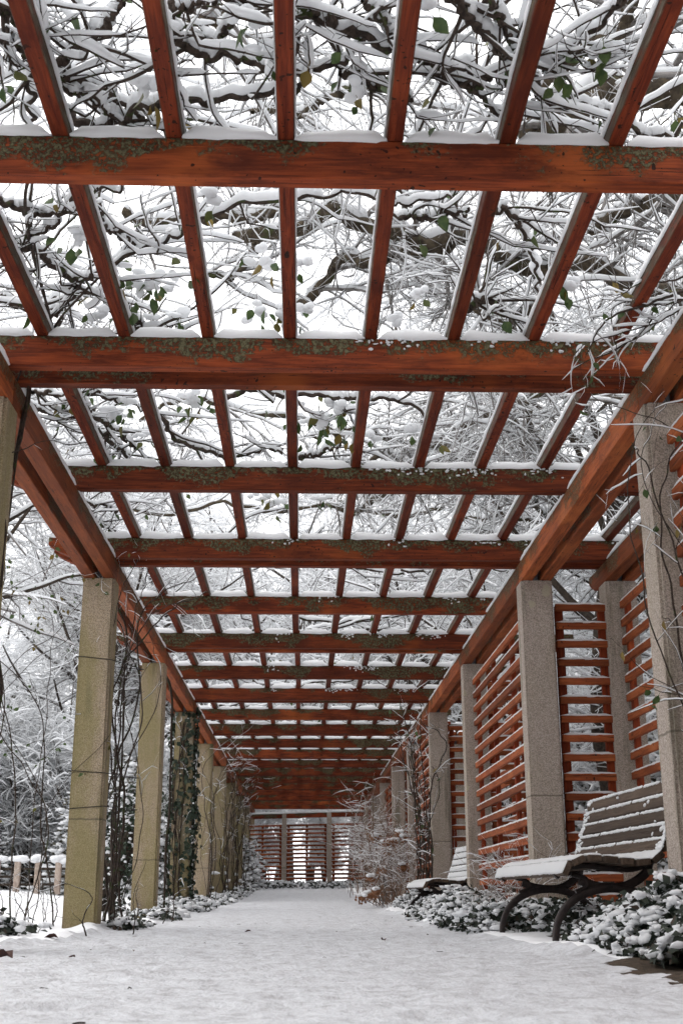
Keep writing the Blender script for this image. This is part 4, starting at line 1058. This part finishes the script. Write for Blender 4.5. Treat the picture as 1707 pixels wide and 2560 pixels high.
for x, y in ((-6.3, 19.5), (4.2, 16.8), (-4.6, 28), (4.3, 25.5)):
    w = where(x); place('overhanging_tree', TYPES[2], x, y, rp.uniform(.9, 1.1), rp.uniform(0, 6.28), 'finely branched tree whose snowy twigs overhang the roof, ' + w[0], 'tree', 'trees overhanging the roof, ' + w[1])
small = [(-7.5, 33), (-4.9, 34), (-10, 29), (-6, 44), (4.9, 27), (5.3, 17.5), (5.2, 36), (8.5, 25), (7.3, 13.6), (3.5, 47), (-1.5, 49), (1.2, 46), (-9, 40)]
for x, y in small:
    w = where(x); place('bare_tree', TYPES[1], x + rp.normal() * .3, y + rp.normal() * .3, rp.uniform(.7, 1.0) * (.72 if x < -2 else 1), rp.uniform(0, 6.28), 'slim bare tree with drooping snowy sprays, ' + w[0], 'tree', 'slim trees, ' + w[1])
shr = [(4.3, 10.8), (4.4, 13.4), (4.2, 16), (4.6, 19), (4.2, 22), (4.5, 25.5), (4.4, 29), (4.4, 35), (6.0, 15.5), (6.2, 20.5), (4.3, 8.2), (5.4, 9.4), (-3.4, 44.5), (-1.2, 45.5), (1.0, 44), (3.1, 43), (-4.0, 39), (-4.2, 27.5), (-6.1, 27.6), (-8.1, 28.2), (-9.9, 27.6), (-5.0, 29.4), (-7.1, 29.6), (-11.6, 29)]
for x, y in shr:
    x = x + 1.15 if x > 4 else x
    w = where(x); place('twiggy_shrub', SHR, x + rp.normal() * .15, y + rp.normal() * .2, rp.uniform(.8, 1.2), rp.uniform(0, 6.28), 'dense twiggy shrub white with snow, ' + w[0], 'shrub', 'snowy twiggy shrubs, ' + w[1])
evg = [(-7.6, 31.5, 1.6, 0), (-10.4, 31, 1.6, 0), (-5.2, 32, 1.4, 0), (-7.6, 26.4, .8, 1), (-3.6, 25.5, .95, 0), (-3.5, 30, .9, 1), (-4.4, 33, 1.2, 1), (5.5, 14.5, 1.0, 0), (5.8, 22.5, 1.1, 0), (5.9, 28, 1.0, 1), (-3.2, 37, 1.0, 1), (-12.5, 29, 1.6, 0)]
for x, y, s, ty in evg:
    place('evergreen_shrub', EVG[ty], x, y, s, rp.uniform(0, 6.28), ['tall evergreen shrub heaped with snow pads, ', 'broad low evergreen shrub heaped with snow pads, '][ty] + where(x)[0], 'shrub', ['tall snowy evergreens, ', 'broad snowy evergreens, '][ty] + where(x)[1])
for x, y, s in ((-3.2, -9, 2.3), (0.2, -11, 2.4), (3.4, -9, 2.3), (-6.5, -7, 2.3), (6.5, -6, 2.3), (-6, -1, 1.1), (6.4, 1.5, 1.1)):  # unseen evergreens, added and enlarged to keep light off the beam fronts
    place('evergreen_shrub', EVG[0], x, y, s, rp.uniform(0, 6.28), 'tall snowy evergreen shrub added out of view to shade the beam fronts', 'shrub', 'added evergreens out of view')
# ivy-dark leaning trunk between the first two left posts
rg = np.random.default_rng(330)
root = thing('ivy_clad_tree', 'dark leaning old trunk hung with ivy behind the first two posts', 'tree', (-2.55, 16.4, .05))
tk = curve([(-.15, 0, -.1), (.0, .05, .3), (.16, 0, .6), (.32, .1, 1.0), (.40, .2, 1.35)], 24, rg, .03)
G = Geo(); G.add(*tubes(tk[None], np.linspace(.24, .09, 24)[None], 10)); obj('trunk', G.mesh('trunk', M_bark), root)
i = rg.integers(0, 24, 1400); P = tk[i] + norm(rg.normal(size=(1400, 3))) * rg.uniform(.12, .42, (1400, 1)); P[:, 2] = np.maximum(P[:, 2], .03)
G = Geo(); G.add(*leaves(P, rg.normal(size=P.shape) - [0, 0, .5], rg.uniform(.05, .09, 1400), rg.uniform(.04, .07, 1400), rg)); stuff(obj('crown', G.mesh('crown', M_ivy, False), root))
W = Geo(); m = 420; W.add(*blobs(P[:m] + [0, 0, .03], np.stack([rg.uniform(.015, .04, m), rg.uniform(.012, .03, m), rg.uniform(.008, .018, m)], -1), rg)); stuff(obj('snow', W.mesh('snow', M_snow), root))

# low rail fence with snow hats on the left lawn
F_ = thing('low_fence', 'low rail fence on the left lawn with snow hats on its pale posts', 'fence', (-5.9, 24.0, float(ground_z(-5.9, 24))))
pm = cbox(.62, .11, .11, M_post, .012)
for j in range(9):
    x = -1.7 + j * .38
    p = obj('post', pm, F_, mat4=mframe((x, 0, .27), (0, 0, 1), (1, 0, 0)))
    W = Geo(); W.add(*blobs(np.array([[.335, 0, 0.], [.30, .05 * rp.normal(), .08 * rp.normal()]]), np.array([[.07 * rp.uniform(.6, 1.5), .11, .12 * rp.uniform(.8, 1.5)], [.05, .10, .13 * rp.uniform(.6, 1.4)]]), rp, ICO3, .13, .2, spin=.2)); obj('snow_hat', W.mesh('snow_hat', M_snow), p)
for z in (.14, .28, .42): obj('rail', cbox(3.4, .03, .045, M_bark, .004), F_, (-.18, .075, z))

# fallen leaves on the path
DEAD_ME = leaf_mesh(.10, .055); DEAD_ME.materials.clear(); DEAD_ME.materials.append(simple_mat('dead_leaf', (.035, .016, .014), (.085, .040, .030), 30, .7, .002))
for v in DEAD_ME.vertices: v.co.z += .012 * math.sin(v.co.y * 30) ** 2 + abs(v.co.x) * .5
for j, (x, y, s, rz, tl, lb) in enumerate(((-1.13, 5.25, 1.25, 1.1, .25, 'large curled purple-brown leaf standing in the snow at the path edge'), (-1.40, 7.65, 1.0, 1.6, .15, 'flat brown leaf lying near the left snow bank'), (.47, 7.33, .55, .3, .5, 'small dark curled leaf lying alone on the middle of the path'),
                                           (-.95, 5.55, .35, 2.2, .4, 'tiny dark leaf scrap beside the large curled leaf'), (-.35, 9.2, .5, 1.2, .1, 'thin dark leaf stalk lying on the path'), (-.8, 6.2, .3, .2, .6, 'tiny brown bud on the trampled snow'))):
    o = obj('fallen_leaf', DEAD_ME)
    i0, j0 = np.abs(ys - y).argmin(), np.abs(xs - x).argmin()
    o.location = (x, y, float(Z[i0, j0]) + .006); o.scale = (s,) * 3; o.rotation_euler = (tl * .5, tl * .4, rz); tag(o, lb, 'leaf')

lr = np.random.default_rng(400); n = 34
lx, ly = lr.uniform(-1.35, 1.05, n), 2.2 + lr.random(n) ** 1.5 * 14
lz = np.array([Z[np.abs(ys - b).argmin(), np.abs(xs - a).argmin()] for a, b in zip(lx, ly)])
G = Geo(); c0 = np.stack([lx, ly, lz + .003], -1); aa = lr.uniform(0, 6.28, n); ll = lr.uniform(.003, .018, n)
G.add(*tubes(np.stack([c0, c0 + np.stack([np.cos(aa) * ll, np.sin(aa) * ll, lr.uniform(-.001, .004, n)], -1), c0 + np.stack([np.cos(aa + .4) * ll * 2, np.sin(aa + .4) * ll * 2, 0 * aa], -1)], 1), np.full((n, 3), .0018) * lr.uniform(.6, 2, (n, 1)), 4, lr))
stuff(obj('twig_litter', G.mesh('twig_litter', M_bark)))
